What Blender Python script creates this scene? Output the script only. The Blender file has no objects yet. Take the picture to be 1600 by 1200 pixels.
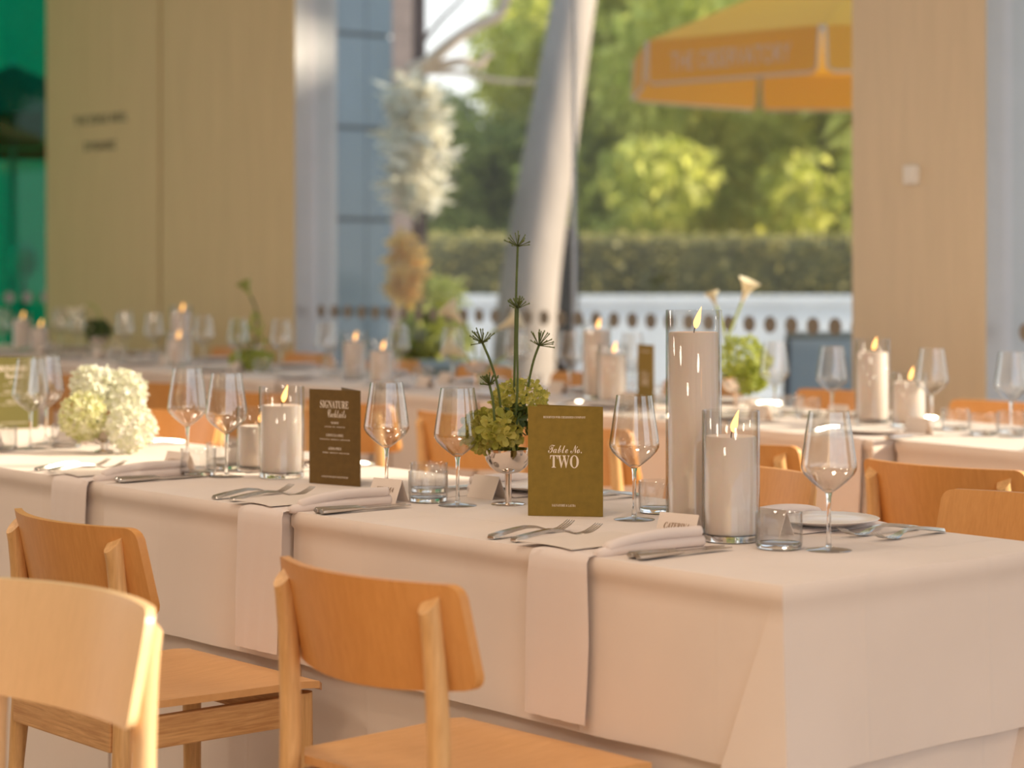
import bpy, bmesh, math, random
import numpy as np
from mathutils import Vector, Matrix
random.seed(4); rng = np.random.default_rng(7)
S = bpy.context.scene; C = S.collection
# ------------------------------------------------------------------ camera, sky, sun, exposure
F, YH, CX, A, CZ, TZ = 3450., 406., 800., math.radians(49.65), 1.2425, .75
ca, sa = math.cos(A), math.sin(A)
cam = bpy.data.cameras.new('camera'); camo = bpy.data.objects.new('camera', cam); C.objects.link(camo)
camo.location = (0, 0, CZ); camo.rotation_euler = (math.pi/2, 0, A)
cam.sensor_width = 36; cam.lens = 36*F/1600; cam.shift_y = -(600-YH)/1600
cam.clip_start = .05; cam.clip_end = 300
cam.dof.use_dof = True; cam.dof.focus_distance = 4.2; cam.dof.aperture_fstop = 2.8
S.camera = camo
S.view_settings.view_transform = 'Standard'; S.view_settings.look = 'None'
S.view_settings.gamma = 1; S.view_settings.use_curve_mapping = False
S.view_settings.exposure = 0.0
S.cycles.use_denoising = True
S.cycles.max_bounces = 12; S.cycles.transparent_max_bounces = 40; S.cycles.transmission_bounces = 12
S.cycles.caustics_refractive = False; S.cycles.caustics_reflective = False
S.cycles.sample_clamp_indirect = 6
W = bpy.data.worlds.new('sky'); S.world = W; W.use_nodes = True
wn = W.node_tree.nodes; wl = W.node_tree.links
bg = wn['Background']; bg.inputs[1].default_value = 1.75
tc = wn.new('ShaderNodeTexCoord'); sx = wn.new('ShaderNodeSeparateXYZ'); rp = wn.new('ShaderNodeValToRGB')
wl.new(tc.outputs['Generated'], sx.inputs[0]); wl.new(sx.outputs['Z'], rp.inputs[0]); wl.new(rp.outputs[0], bg.inputs[0])
rp.color_ramp.elements[0].position = 0; rp.color_ramp.elements[0].color = (.92, .88, .82, 1)
rp.color_ramp.elements[1].position = .6; rp.color_ramp.elements[1].color = (.42, .60, .86, 1)
SUN = Vector((.7071, .7071, 0)).normalized(); SEL = math.radians(23)
sdir = Vector((SUN.x*math.cos(SEL), SUN.y*math.cos(SEL), math.sin(SEL)))
sl = bpy.data.lights.new('sun', 'SUN'); slo = bpy.data.objects.new('sun', sl); C.objects.link(slo)
sl.energy = 8.5; sl.angle = math.radians(1.2); sl.color = (1, .84, .63)
slo.rotation_euler = sdir.to_track_quat('Z', 'Y').to_euler(); slo.location = (6, 14, 9)
CEIL = 4.4
FILL_LAMPS = [(-1.2, -2.2), (-4.2, -1.4), (-7.4, -.6), (.8, 1.2), (-2.6, 1.4), (-6.2, 1.6), (-9.4, 1.6)]  # unseen lamps added to fill the room and cloth fronts with warm light
for lx, ly in FILL_LAMPS:
    l = bpy.data.lights.new('added_fill_light', 'AREA'); o = bpy.data.objects.new('added_fill_light', l); C.objects.link(o)
    l.shape = 'DISK'; l.size = .8; l.energy = 27; l.color = (1, .87, .72); l.spread = math.pi
    o.location = (lx, ly, CEIL-.17)

# ------------------------------------------------------------------ pixel helpers (directions; depth from the surface touched)
def P(px, py, z=TZ):
    d = F*(CZ-z)/(py-YH); X = (px-CX)/F*d
    return Vector((X*ca-d*sa, X*sa+d*ca, z))
def D(px, py, d):
    X = (px-CX)/F*d
    return Vector((X*ca-d*sa, X*sa+d*ca, CZ-(py-YH)/F*d))
def onY(px, y):
    k = (px-CX)/F; d = y/(k*sa+ca)
    return Vector((d*(k*ca-sa), y, 0)), d
def onX(px, x):
    k = (px-CX)/F; d = x/(k*ca-sa)
    return Vector((x, d*(k*sa+ca), 0)), d

# ------------------------------------------------------------------ materials
def base(name):
    m = bpy.data.materials.new(name); m.use_nodes = True
    nt = m.node_tree; return m, nt, nt.nodes['Principled BSDF']
def pmat(name, col, rough=.6, metal=0, var=.0, vscale=6., bump=0., bscale=80., sheen=0, emit=None, estr=0, stretch=None, spec=.5, trans=0, ior=1.45, coat=0):
    m, nt, b = base(name); n, l = nt.nodes, nt.links
    b.inputs['Base Color'].default_value = (*col, 1); b.inputs['Roughness'].default_value = rough
    b.inputs['Metallic'].default_value = metal; b.inputs['Specular IOR Level'].default_value = spec
    b.inputs['Sheen Weight'].default_value = sheen; b.inputs['Transmission Weight'].default_value = trans; b.inputs['IOR'].default_value = ior
    b.inputs['Coat Weight'].default_value = coat
    tcn = n.new('ShaderNodeTexCoord'); mp = n.new('ShaderNodeMapping'); l.new(tcn.outputs['Object'], mp.inputs[0])
    if stretch: mp.inputs['Scale'].default_value = stretch
    if var:
        t = n.new('ShaderNodeTexNoise'); t.inputs['Scale'].default_value = vscale; t.inputs['Detail'].default_value = 5
        l.new(mp.outputs[0], t.inputs['Vector'])
        r = n.new('ShaderNodeValToRGB'); l.new(t.outputs[0], r.inputs[0])
        r.color_ramp.elements[0].position = .3; r.color_ramp.elements[1].position = .7
        r.color_ramp.elements[0].color = (*[c*(1-var) for c in col], 1); r.color_ramp.elements[1].color = (*[min(1, c*(1+var)) for c in col], 1)
        l.new(r.outputs[0], b.inputs['Base Color'])
    if bump:
        t = n.new('ShaderNodeTexNoise'); t.inputs['Scale'].default_value = bscale; l.new(mp.outputs[0], t.inputs['Vector'])
        bp = n.new('ShaderNodeBump'); bp.inputs['Strength'].default_value = bump; bp.inputs['Distance'].default_value = .01
        l.new(t.outputs[0], bp.inputs['Height']); l.new(bp.outputs[0], b.inputs['Normal'])
    if emit:
        b.inputs['Emission Color'].default_value = (*emit, 1); b.inputs['Emission Strength'].default_value = estr
    return m
def thin_glass(name, tint=(1, 1, 1), edge=(.72, .72, .70), ior=1.45, power=3., rough=0.):
    m, nt, b = base(name); n, l = nt.nodes, nt.links; n.remove(b); out = n['Material Output']
    tr = n.new('ShaderNodeBsdfTransparent'); gl = n.new('ShaderNodeBsdfGlossy'); gl.inputs['Roughness'].default_value = rough
    fr = n.new('ShaderNodeMath'); fr.operation = 'MULTIPLY_ADD'; r0 = ((ior-1)/(ior+1))**2; fr.inputs[1].default_value = 1-r0; fr.inputs[2].default_value = r0
    p5 = n.new('ShaderNodeMath'); p5.operation = 'POWER'; p5.inputs[1].default_value = 5
    lw = n.new('ShaderNodeLayerWeight'); lw.inputs[0].default_value = .5
    pw = n.new('ShaderNodeMath'); pw.operation = 'POWER'; pw.inputs[1].default_value = power; l.new(lw.outputs['Facing'], pw.inputs[0])
    l.new(lw.outputs['Facing'], p5.inputs[0]); l.new(p5.outputs[0], fr.inputs[0])
    mc = n.new('ShaderNodeMix'); mc.data_type = 'RGBA'; mc.inputs[6].default_value = (*tint, 1); mc.inputs[7].default_value = (*edge, 1)
    l.new(pw.outputs[0], mc.inputs[0]); l.new(mc.outputs[2], tr.inputs[0])
    mx = n.new('ShaderNodeMixShader'); l.new(fr.outputs[0], mx.inputs[0]); l.new(tr.outputs[0], mx.inputs[1]); l.new(gl.outputs[0], mx.inputs[2])
    l.new(mx.outputs[0], out.inputs[0]); return m
def leaf_mat(name, c1, c2, trans=.5, rough=.5):
    m, nt, b = base(name); n, l = nt.nodes, nt.links; out = n['Material Output']
    g = n.new('ShaderNodeNewGeometry'); r = n.new('ShaderNodeValToRGB'); l.new(g.outputs['Random Per Island'], r.inputs[0])
    r.color_ramp.elements[0].color = (*c1, 1); r.color_ramp.elements[1].color = (*c2, 1)
    b.inputs['Roughness'].default_value = rough; l.new(r.outputs[0], b.inputs['Base Color'])
    t = n.new('ShaderNodeBsdfTranslucent'); l.new(r.outputs[0], t.inputs[0])
    mx = n.new('ShaderNodeMixShader'); mx.inputs[0].default_value = trans
    l.new(b.outputs[0], mx.inputs[1]); l.new(t.outputs[0], mx.inputs[2]); l.new(mx.outputs[0], out.inputs[0]); return m
def fabric_trans(name, col, trans=.4):
    m, nt, b = base(name); n, l = nt.nodes, nt.links; out = n['Material Output']
    b.inputs['Base Color'].default_value = (*col, 1); b.inputs['Roughness'].default_value = .8
    t = n.new('ShaderNodeBsdfTranslucent'); t.inputs[0].default_value = (*col, 1)
    mx = n.new('ShaderNodeMixShader'); mx.inputs[0].default_value = trans
    l.new(b.outputs[0], mx.inputs[1]); l.new(t.outputs[0], mx.inputs[2]); l.new(mx.outputs[0], out.inputs[0]); return m

def wood(name, c1, c2, scale, stretch, rough=.42, rings=False):
    m, nt, b = base(name); n, l = nt.nodes, nt.links
    tcn = n.new('ShaderNodeTexCoord'); mp = n.new('ShaderNodeMapping'); mp.inputs['Scale'].default_value = stretch
    l.new(tcn.outputs['Object'], mp.inputs[0])
    t = n.new('ShaderNodeTexNoise'); t.inputs['Scale'].default_value = scale; t.inputs['Detail'].default_value = 8; t.inputs['Roughness'].default_value = .65
    t.inputs['Distortion'].default_value = .6; l.new(mp.outputs[0], t.inputs['Vector'])
    r = n.new('ShaderNodeValToRGB'); l.new(t.outputs[0], r.inputs[0])
    r.color_ramp.elements[0].position = .32; r.color_ramp.elements[1].position = .68
    r.color_ramp.elements[0].color = (*c1, 1); r.color_ramp.elements[1].color = (*c2, 1)
    l.new(r.outputs[0], b.inputs['Base Color']); b.inputs['Roughness'].default_value = rough
    bp = n.new('ShaderNodeBump'); bp.inputs['Strength'].default_value = .06; bp.inputs['Distance'].default_value = .004
    l.new(t.outputs[0], bp.inputs['Height']); l.new(bp.outputs[0], b.inputs['Normal']); return m

M = {}
M['cloth'] = pmat('blush_linen', (.83, .71, .635), .92, var=.035, vscale=3, bump=.10, bscale=7, sheen=.15, spec=.15)
M['napkin'] = pmat('napkin_linen', (.80, .69, .64), .92, bump=.06, bscale=20, sheen=.15, spec=.15)
M['ply'] = wood('beech_plywood', (.64, .29, .08), (.73, .35, .11), 9, (14, 2, 2), .38)
M['seatply'] = wood('seat_plywood', (.66, .34, .13), (.75, .41, .17), 7, (14, 2, 2), .42)
M['ash'] = wood('ash_wood', (.62, .34, .13), (.82, .50, .22), 8, (14, 14, 1.2), .42)
M['rail'] = wood('ash_rail_wood', (.52, .25, .09), (.78, .46, .20), 8, (1.4, 1.4, 26), .45)
M['panelwood'] = wood('wall_veneer', (.64, .485, .255), (.71, .54, .29), 3, (8, 8, .6), .5)
M['pillarwood'] = wood('pillar_veneer', (.64, .53, .385), (.70, .575, .42), 3, (8, 8, .6), .5)
M['joint'] = pmat('dark_joint', (.16, .10, .05), .7)
M['jamb'] = pmat('satin_aluminium', (.46, .45, .46), .45, metal=.25, var=.03)
M['frame'] = pmat('window_frame_metal', (.30, .27, .25), .5, metal=.4)
M['glass'] = thin_glass('drinking_glass', (.99, .99, .985), (.22, .19, .16), 2.1, 6)
M['glass2'] = thin_glass('clear_tumbler_glass', (.985, .985, .985), (.62, .60, .57), 1.9, 4)
M['footglass'] = thin_glass('clear_foot_glass', (.99, .99, .99), (.93, .92, .90), 1.7, 4)
M['cylglass'] = thin_glass('candle_glass', (.985, .985, .98), (.35, .33, .30), 1.7, 6)
M['solidglass'] = pmat('solid_glass', (1, 1, 1), 0.0, trans=1, ior=1.47)
M['pane'] = thin_glass('window_glass', (.96, .975, .97), (.85, .9, .88), 1.25, 3)
M['greenpane'] = thin_glass('green_window_glass', (.06, .62, .45), (.06, .5, .38), 1.4, 3)
M['wax'] = pmat('ivory_wax', (.90, .77, .69), .5, spec=.3)
M['wax'].node_tree.nodes['Principled BSDF'].inputs['Subsurface Weight'].default_value = .25
M['wax'].node_tree.nodes['Principled BSDF'].inputs['Subsurface Radius'].default_value = (.03, .018, .01)
M['wick'] = pmat('burnt_wick', (.03, .02, .015), .9)
M['flame'] = pmat('candle_flame', (1, .5, .15), .6, emit=(1, .50, .14), estr=3.2)
M['steel'] = pmat('cutlery_steel', (.62, .57, .52), .24, metal=1, bump=.02, bscale=40)
M['silver'] = pmat('polished_silver', (.80, .72, .66), .09, metal=1, bump=.015, bscale=30)
M['china'] = pmat('white_china', (.84, .78, .74), .25, spec=.5)
M['card'] = pmat('blush_card', (.78, .66, .58), .8, bump=.02, bscale=200)
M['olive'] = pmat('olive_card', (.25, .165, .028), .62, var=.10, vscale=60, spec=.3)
M['olivesunlit'] = fabric_trans('olive_paper_sunlit_tone', (.30, .27, .09), .5)  # card olive lightened, sunlight on this menu put into the colour
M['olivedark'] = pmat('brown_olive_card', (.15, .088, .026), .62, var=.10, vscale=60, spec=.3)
M['ink'] = pmat('cream_ink', (.86, .74, .62), .7)
M['namink'] = pmat('brown_ink', (.26, .14, .06), .7)
M['wallink'] = pmat('dark_green_lettering', (.03, .035, .015), .6)
M['greyink'] = pmat('grey_lettering', (.80, .72, .55), .7)
M['hydr'] = leaf_mat('green_hydrangea_petals', (.36, .36, .05), (.72, .64, .17), .4)
M['hydrlite'] = leaf_mat('lime_hydrangea_petals', (.36, .42, .05), (.55, .60, .16), .4)
M['hydrdark'] = leaf_mat('dark_green_petals', (.03, .06, .012), (.08, .13, .02), .2)
M['hydrw'] = leaf_mat('white_hydrangea_petals', (.76, .76, .56), (.90, .88, .82), .35)
M['hydrwg'] = leaf_mat('greenish_white_petals', (.62, .62, .26), (.88, .85, .66), .35)
M['stemg'] = pmat('green_stem', (.075, .105, .02), .5, var=.2, vscale=30)
M['stemlite'] = pmat('lime_stem', (.36, .42, .10), .5)
M['seed'] = pmat('seed_head_green', (.11, .135, .028), .6)
M['calla'] = leaf_mat('calla_spathe', (.86, .78, .58), (.9, .82, .64), .35)
M['callag'] = leaf_mat('lime_anthurium', (.40, .44, .10), (.52, .52, .14), .35)
M['blade'] = leaf_mat('dark_leaf_blade', (.05, .10, .02), (.10, .17, .03), .3)
M['floor'] = wood('floor_boards', (.25, .19, .135), (.31, .24, .17), 4, (1, 10, 1), .45)
M['ceil'] = pmat('ceiling_plaster', (.80, .72, .62), .9, var=.02)
M['plaster'] = pmat('warm_plaster', (.74, .62, .48), .9, var=.03)
M['lampglow'] = pmat('fill_lamp_diffuser', (1, .9, .75), .5, emit=(1, .70, .42), estr=4)  # glow of the added ceiling lamps
M['white'] = pmat('white_plastic', (.80, .77, .74), .4)
M['blackdot'] = pmat('black_dot_film', (.02, .02, .018), .6)
M['taupedot'] = pmat('taupe_dot_film', (.30, .255, .205), .7)
M['paving'] = pmat('pale_paving', (.46, .45, .44), .8, var=.12, vscale=1.5)
M['parapet'] = pmat('white_painted_concrete', (.74, .75, .77), .8, var=.06, vscale=2)
M['cladding'] = pmat('blue_grey_cladding', (.23, .30, .36), .22, var=.10, vscale=1.2)
M['clad_dark'] = pmat('cladding_joint', (.06, .07, .08), .7)
M['bark'] = pmat('pale_grey_bark', (.37, .31, .27), .85, var=.22, vscale=3, bump=.5, bscale=9, stretch=(1, 1, .3))
M['darkbark'] = pmat('dark_red_bark', (.10, .055, .045), .9, var=.3, vscale=4, bump=.5, bscale=9)
M['blackbark'] = pmat('black_brown_bark', (.035, .027, .022), .9, var=.3, vscale=4)
M['sunlitbark'] = pmat('sunlit_branch_bark', (.66, .52, .40), .8, var=.15, vscale=4)  # sunlight on the branches put into the bark colour
M['leafy'] = leaf_mat('sunny_foliage', (.50, .50, .04), (.92, .86, .24), .68)
M['leafg'] = leaf_mat('green_foliage', (.42, .46, .06), (.85, .82, .24), .7)
M['leafd'] = leaf_mat('deep_green_foliage', (.26, .30, .07), (.62, .62, .17), .66)
M['leafw'] = leaf_mat('silver_white_foliage', (.75, .72, .58), (.95, .90, .78), .4)
M['leafo'] = leaf_mat('orange_foliage', (.90, .58, .14), (1, .76, .32), .5)
M['hedge'] = leaf_mat('clipped_hedge_leaves', (.28, .26, .08), (.54, .46, .17), .45)
M['hedgecore'] = pmat('hedge_core', (.13, .12, .05), .9, var=.4, vscale=2)
M['yellow'] = fabric_trans('yellow_canvas', (.95, .62, .06), .5)
M['orangec'] = fabric_trans('orange_canvas', (.92, .36, .02), .55)
M['greycanvas'] = fabric_trans('dark_canvas', (.05, .07, .06), .1)
M['edging'] = pmat('cream_edging', (.80, .66, .50), .8)
M['polem'] = pmat('white_pole', (.7, .68, .64), .5)
M['greysling'] = pmat('grey_blue_sling', (.36, .44, .50), .7)
M['greycush'] = pmat('grey_green_cushion', (.26, .30, .29), .85, var=.1)
M['darkmetal'] = pmat('dark_metal', (.09, .10, .11), .5, metal=.4)
M['brick'] = pmat('pink_brick_wall', (.50, .36, .31), .85, var=.15, vscale=9)

def add_creases(m, pitch=.31):
    nt = m.node_tree; n, l = nt.nodes, nt.links; b = n['Principled BSDF']; prev = b.inputs['Normal'].links[0].from_socket
    tcn = n.new('ShaderNodeTexCoord'); sp = n.new('ShaderNodeSeparateXYZ'); l.new(tcn.outputs['Object'], sp.inputs[0]); hs = []
    for ax, ofs in (('X', .11), ('Y', .17)):
        a = n.new('ShaderNodeMath'); a.operation = 'ADD'; a.inputs[1].default_value = ofs+10*pitch; l.new(sp.outputs[ax], a.inputs[0])
        q = n.new('ShaderNodeMath'); q.operation = 'PINGPONG'; q.inputs[1].default_value = pitch/2; l.new(a.outputs[0], q.inputs[0])
        r = n.new('ShaderNodeMapRange'); r.interpolation_type = 'SMOOTHSTEP'; r.inputs[1].default_value = 0; r.inputs[2].default_value = .010; r.inputs[3].default_value = 1; r.inputs[4].default_value = 0
        l.new(q.outputs[0], r.inputs[0]); hs.append(r.outputs[0])
    mx = n.new('ShaderNodeMath'); mx.operation = 'MAXIMUM'; l.new(hs[0], mx.inputs[0]); l.new(hs[1], mx.inputs[1])
    bp = n.new('ShaderNodeBump'); bp.inputs['Strength'].default_value = .22; bp.inputs['Distance'].default_value = .004
    l.new(mx.outputs[0], bp.inputs['Height']); l.new(prev, bp.inputs['Normal']); l.new(bp.outputs[0], b.inputs['Normal'])
add_creases(M['cloth'])
M['paper'] = pmat('cream_menu_paper', (.80, .69, .61), .8, bump=.02, bscale=200)

# ------------------------------------------------------------------ mesh helpers
def mesh(name, V, Fc, mat, smooth=False):
    m = bpy.data.meshes.new(name); m.from_pydata([tuple(v) for v in V], [], Fc)
    m.materials.append(M[mat] if isinstance(mat, str) else mat)
    bm = bmesh.new(); bm.from_mesh(m); bmesh.ops.recalc_face_normals(bm, faces=bm.faces); bm.to_mesh(m); bm.free()
    if smooth is True: m.polygons.foreach_set('use_smooth', [True]*len(m.polygons))
    elif smooth:
        m.polygons.foreach_set('use_smooth', [True]*len(m.polygons)); m.set_sharp_from_angle(angle=math.radians(smooth))
    m.update(); return m
def raw(name, V, Fc, mat):
    V = np.asarray(V, dtype=np.float32); Fc = np.asarray(Fc, dtype=np.int32); k = Fc.shape[1]
    m = bpy.data.meshes.new(name); m.vertices.add(len(V)); m.vertices.foreach_set('co', V.ravel())
    m.loops.add(Fc.size); m.loops.foreach_set('vertex_index', Fc.ravel())
    m.polygons.add(len(Fc)); m.polygons.foreach_set('loop_start', np.arange(0, Fc.size, k, dtype=np.int32))
    m.materials.append(M[mat]); m.update(calc_edges=True); m.validate(); return m
def ob(name, m, parent=None, loc=(0, 0, 0), rz=0, rot=None, scale=None):
    o = bpy.data.objects.new(name, m); C.objects.link(o); o.location = loc
    o.rotation_euler = rot if rot else (0, 0, rz)
    if scale: o.scale = scale
    if parent: o.parent = parent
    return o
def tag(o, label, cat, group=None, kind=None):
    o['label'] = label; o['category'] = cat
    if group: o['group'] = group
    if kind: o['kind'] = kind
    return o
def struct(o, label=None):
    o['kind'] = 'structure'
    if label: o['label'] = label
    return o
def J(*parts):
    V, Fc = [], []
    for v, f in parts:
        n = len(V); V += list(v); Fc += [[i+n for i in q] for q in f]
    return V, Fc
def XF(part, mat4):
    return [mat4 @ Vector(v) for v in part[0]], part[1]
def box(x0, x1, y0, y1, z0, z1):
    V = [(x, y, z) for z in (z0, z1) for y in (y0, y1) for x in (x0, x1)]
    return V, [[0, 2, 3, 1], [4, 5, 7, 6], [0, 1, 5, 4], [2, 6, 7, 3], [0, 4, 6, 2], [1, 3, 7, 5]]
def bbox(x0, x1, y0, y1, z0, z1, b=.004):
    # box with chamfered edges
    bm = bmesh.new(); v, f = box(x0, x1, y0, y1, z0, z1); vs = [bm.verts.new(p) for p in v]
    for q in f: bm.faces.new([vs[i] for i in q])
    bmesh.ops.bevel(bm, geom=bm.edges[:], offset=b, segments=2, affect='EDGES', profile=.6)
    bm.verts.ensure_lookup_table(); bm.verts.index_update()
    r = [v.co.copy() for v in bm.verts], [[v.index for v in q.verts] for q in bm.faces]; bm.free(); return r
def lathe(prof, n=32, closed=False):
    V, Fc = [], []; idx = []
    for r, z in prof:
        if r < 1e-6: idx.append([len(V)]*n); V.append((0, 0, z))
        else:
            idx.append(list(range(len(V), len(V)+n)))
            V += [(r*math.cos(2*math.pi*i/n), r*math.sin(2*math.pi*i/n), z) for i in range(n)]
    m = len(prof)
    for k in range(m if closed else m-1):
        a, b = idx[k], idx[(k+1) % m]
        for i in range(n):
            j = (i+1) % n; q = [a[i], a[j], b[j], b[i]]; q2 = []
            for t in q:
                if t not in q2: q2.append(t)
            if len(q2) > 2: Fc.append(q2)
    return V, Fc
def tube(path, rad, n=8, cap=True, squash=None):
    path = [Vector(p) for p in path]; rad = [float(q) for q in rad] if hasattr(rad, '__len__') else [rad]*len(path)
    V, Fc = [], []; up = Vector((0, 0, 1)); u = None
    for i, p in enumerate(path):
        t = (path[min(i+1, len(path)-1)]-path[max(i-1, 0)]).normalized()
        if u is None: u = t.cross(up) if abs(t.dot(up)) < .97 else t.cross(Vector((0, 1, 0)))
        u = u-t*u.dot(t); u.normalize(); w = u.cross(t)
        for k in range(n):
            a = 2*math.pi*k/n+math.pi/n; V.append(p+rad[i]*(u*math.cos(a)+w*math.sin(a)*(squash or 1)))
    for i in range(len(path)-1):
        for k in range(n):
            Fc.append([i*n+k, i*n+(k+1) % n, (i+1)*n+(k+1) % n, (i+1)*n+k])
    if cap: Fc.append(list(range(n))[::-1]); Fc.append([(len(path)-1)*n+k for k in range(n)])
    return V, Fc
def smooth_path(pts, k=6):
    pts = [Vector(p) for p in pts]; out = []
    for i in range(len(pts)-1):
        p0, p1, p2, p3 = pts[max(i-1, 0)], pts[i], pts[i+1], pts[min(i+2, len(pts)-1)]
        for j in range(k):
            t = j/k; out.append(.5*((2*p1)+(p2-p0)*t+(2*p0-5*p1+4*p2-p3)*t*t+(3*p1-p0-3*p2+p3)*t**3))
    out.append(pts[-1]); return out
# a template is [(part name, mesh, [(sub-part name, mesh)])]; spawn makes one thing from it
def spawn(name, T, label, cat, loc, rz=0, group=None, rot=None):
    e = ob(name, None, None, loc, rz, rot); e.empty_display_size = .05; tag(e, label, cat, group)
    for pn, pm, subs in T:
        p = ob(pn, pm, e)
        for sn, sm in subs: ob(sn, sm, p)
    return e
SERIF = {**{chr(65+i): chr(0x1D400+i) for i in range(26)}, **{chr(97+i): chr(0x1D41A+i) for i in range(26)}}
SANSB = {chr(65+i): chr(0x1D5D4+i) for i in range(26)}
ITAL = {**{chr(65+i): chr(0x1D468+i) for i in range(26)}}
SCRIPT = {**{chr(65+i): chr(0x1D4D0+i) for i in range(26)}, **{chr(97+i): chr(0x1D4EA+i) for i in range(26)}}
def text_mesh(s, style, height, width, mat, shear=0):
    c = bpy.data.curves.new('lettering', 'FONT'); c.body = ''.join(style.get(ch, ch) for ch in s) if style else s
    c.resolution_u = 3; c.shear = shear; c.align_x = 'CENTER'
    o = bpy.data.objects.new('lettering', c); C.objects.link(o)
    m = bpy.data.meshes.new_from_object(o.evaluated_get(bpy.context.evaluated_depsgraph_get()))
    bpy.data.objects.remove(o); bpy.data.curves.remove(c)
    n = len(m.vertices); co = np.zeros(n*3, dtype=np.float32); m.vertices.foreach_get('co', co); co = co.reshape(-1, 3)
    lo, hi = co.min(0), co.max(0)
    co[:, 0] = (co[:, 0]-(lo[0]+hi[0])/2)*width/(hi[0]-lo[0]); co[:, 1] = (co[:, 1]-lo[1])*height/(hi[1]-lo[1])
    co = np.stack([co[:, 0], np.zeros(n), co[:, 1]], 1)     # upright: x right, z up, faces -y
    m.vertices.foreach_set('co', co.astype(np.float32).ravel()); m.materials.clear(); m.materials.append(M[mat]); m.update(); return m

# ------------------------------------------------------------------ the room
WY = 6.6; GY = 6.72; WB = 6.86            # front of timber walls, glass line, back of walls
ctr = box(-16, 6, -5.5, 6.86, -.1, 0)
struct(ob('floor', mesh('floor', *ctr, 'floor')), 'warm timber floor of the dining room')
struct(ob('ceiling', mesh('ceiling', *box(-16, 6, -5.5, 7.2, CEIL, CEIL+.2), 'ceil')), 'pale plaster ceiling')
struct(ob('wall_back', mesh('wall_back', *box(-16, 6, -5.7, -5.5, 0, CEIL), 'plaster')), 'warm plaster wall behind the diners')
xL = onY(72, WY)[0].x; xG = onY(250, WY)[0].x; xR = onY(460, WY)[0].x
xP0 = onY(1331, WY)[0].x; xP1 = onY(1540, WY)[0].x
def panelled(name, label, xs, mat):
    x0, x1 = xs[0], xs[-1]
    w = struct(ob(name, mesh(name, *box(x0+.012, x1-.012, WY+.02, WB, 0, CEIL), 'joint')), label)
    for a, b in zip(xs[:-1], xs[1:]):
        ob('panel', mesh('panel', *bbox(a+(.0 if a == x0 else .011), b-(.0 if b == x1 else .011), WY, WY+.019, .02, CEIL-.01, .003), mat), w)
    ob('jamb', mesh('jamb', *box(x1-.012, x1+.002, WY+.004, WB+.01, 0, CEIL-.005), 'jamb'), w)
    ob('jamb', mesh('jamb', *box(x0-.002, x0+.012, WY+.004, WB+.01, 0, CEIL-.005), 'jamb'), w)
    return w
wl1 = panelled('wall_far_left', 'timber veneer wall with dark lettering and one vertical joint', [xL, xG, xR], 'panelwood')
wl2 = panelled('wall_far_right', 'timber veneer pillar with a small white box', [xP0, xP1], 'pillarwood')
wl3 = panelled('wall_far_end', 'unseen timber veneer wall sized to shade the near table', [-.10, 1.10, 2.30], 'pillarwood')  # out of view, span set so its shadow covers the near table end
for s, py, wpx in (('THE EDGE REEL', 187, 90), ('DYNAMIC', 229, 54)):
    p, d = onY(157, WY); z = CZ-(py+6-YH)/F*d
    ob('lettering', text_mesh(s, SANSB, .055, wpx*.0069, 'wallink'), wl1, (p.x, WY-.001, z))
p, d = onY(1427, WY); z = CZ-(273-YH)/F*d
tag(ob('wall_switch', mesh('wall_switch', *J(bbox(-.034, .034, -.022, 0, -.037, .037, .005), bbox(-.022, .022, -.028, -.02, -.024, .024, .003)), 'white'), None, (p.x, WY, z)),
    'small white box fixed to the timber pillar', 'wall switch')
def window(name, label, spans, fixed, axis, dots, mat, dmat, ztop=CEIL, dotz=.975, dr=.035, sp=.118, mull=.011):
    w = None
    def bx(a0, a1, t0, t1, z0, z1): return box(a0, a1, t0, t1, z0, z1) if axis == 'x' else box(t0, t1, a0, a1, z0, z1)
    lo, hi = spans[0][0], spans[-1][1]
    fr = [bx(lo, hi, fixed-.03, fixed+.03, 0, .06), bx(lo, hi, fixed-.03, fixed+.03, ztop-.06, ztop)]
    w = struct(ob(name, mesh(name, *J(*fr), 'frame')), label)
    for a, b in spans:
        ob('pane', mesh('pane', *bx(a+.004, b-.004, fixed-.005, fixed+.005, .06, ztop-.06), mat), w)
        if b < hi-.01: ob('mullion', mesh('mullion', *bx(b-mull/2, b+mull/2, fixed-.008, fixed+.008, .06, ztop-.06), 'jamb'), w)
    if dots:
        prof = [(0, -.0006), (dr, -.0006), (dr, .0006), (0, .0006)]
        V, Fc = lathe(prof, 20); R = Matrix.Rotation(math.pi/2, 4, 'X' if axis == 'x' else 'Y')
        dm = mesh('dot', *XF((V, Fc), R), dmat)
        a = dots[0]
        while a < dots[1]:
            ob('dot', dm, w, (a, fixed-.0058, dotz) if axis == 'x' else (fixed+.0058, a, dotz)); a += sp
    return w
xm = onY(897, GY)[0].x
window('window_1', 'tall glass front with a row of taupe dots', [(xR+.03, xm), (xm, xP0-.03)], GY, 'x', (xR+.08, xP0-.05), 'pane', 'taupedot')
window('window_2', 'tall glass bay beyond the timber pillar', [(xP1+.03, -3.0), (-3.0, -.13)], GY, 'x', (xP1+.1, -.19), 'pane', 'taupedot')
WX = -13.9
yg1 = 8.4
window('window_3', 'green tinted glass front with black dots', [(4.2, 6.3), (6.3, yg1)], WX, 'y', (4.3, yg1), 'greenpane', 'blackdot', dotz=.98, dr=.04, sp=.14)
yw1 = onX(612, WX)[0].y
wing = struct(ob('wall_wing', mesh('wall_wing', *box(WX-.4, WX-.02, yg1, yw1-.01, 0, 5.2), 'clad_dark')), 'outdoor wing clad in blue grey panels')
zz = [0, .11, .84, 1.557, 2.27, 3.0, 3.74, 4.47, 5.2]
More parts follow.
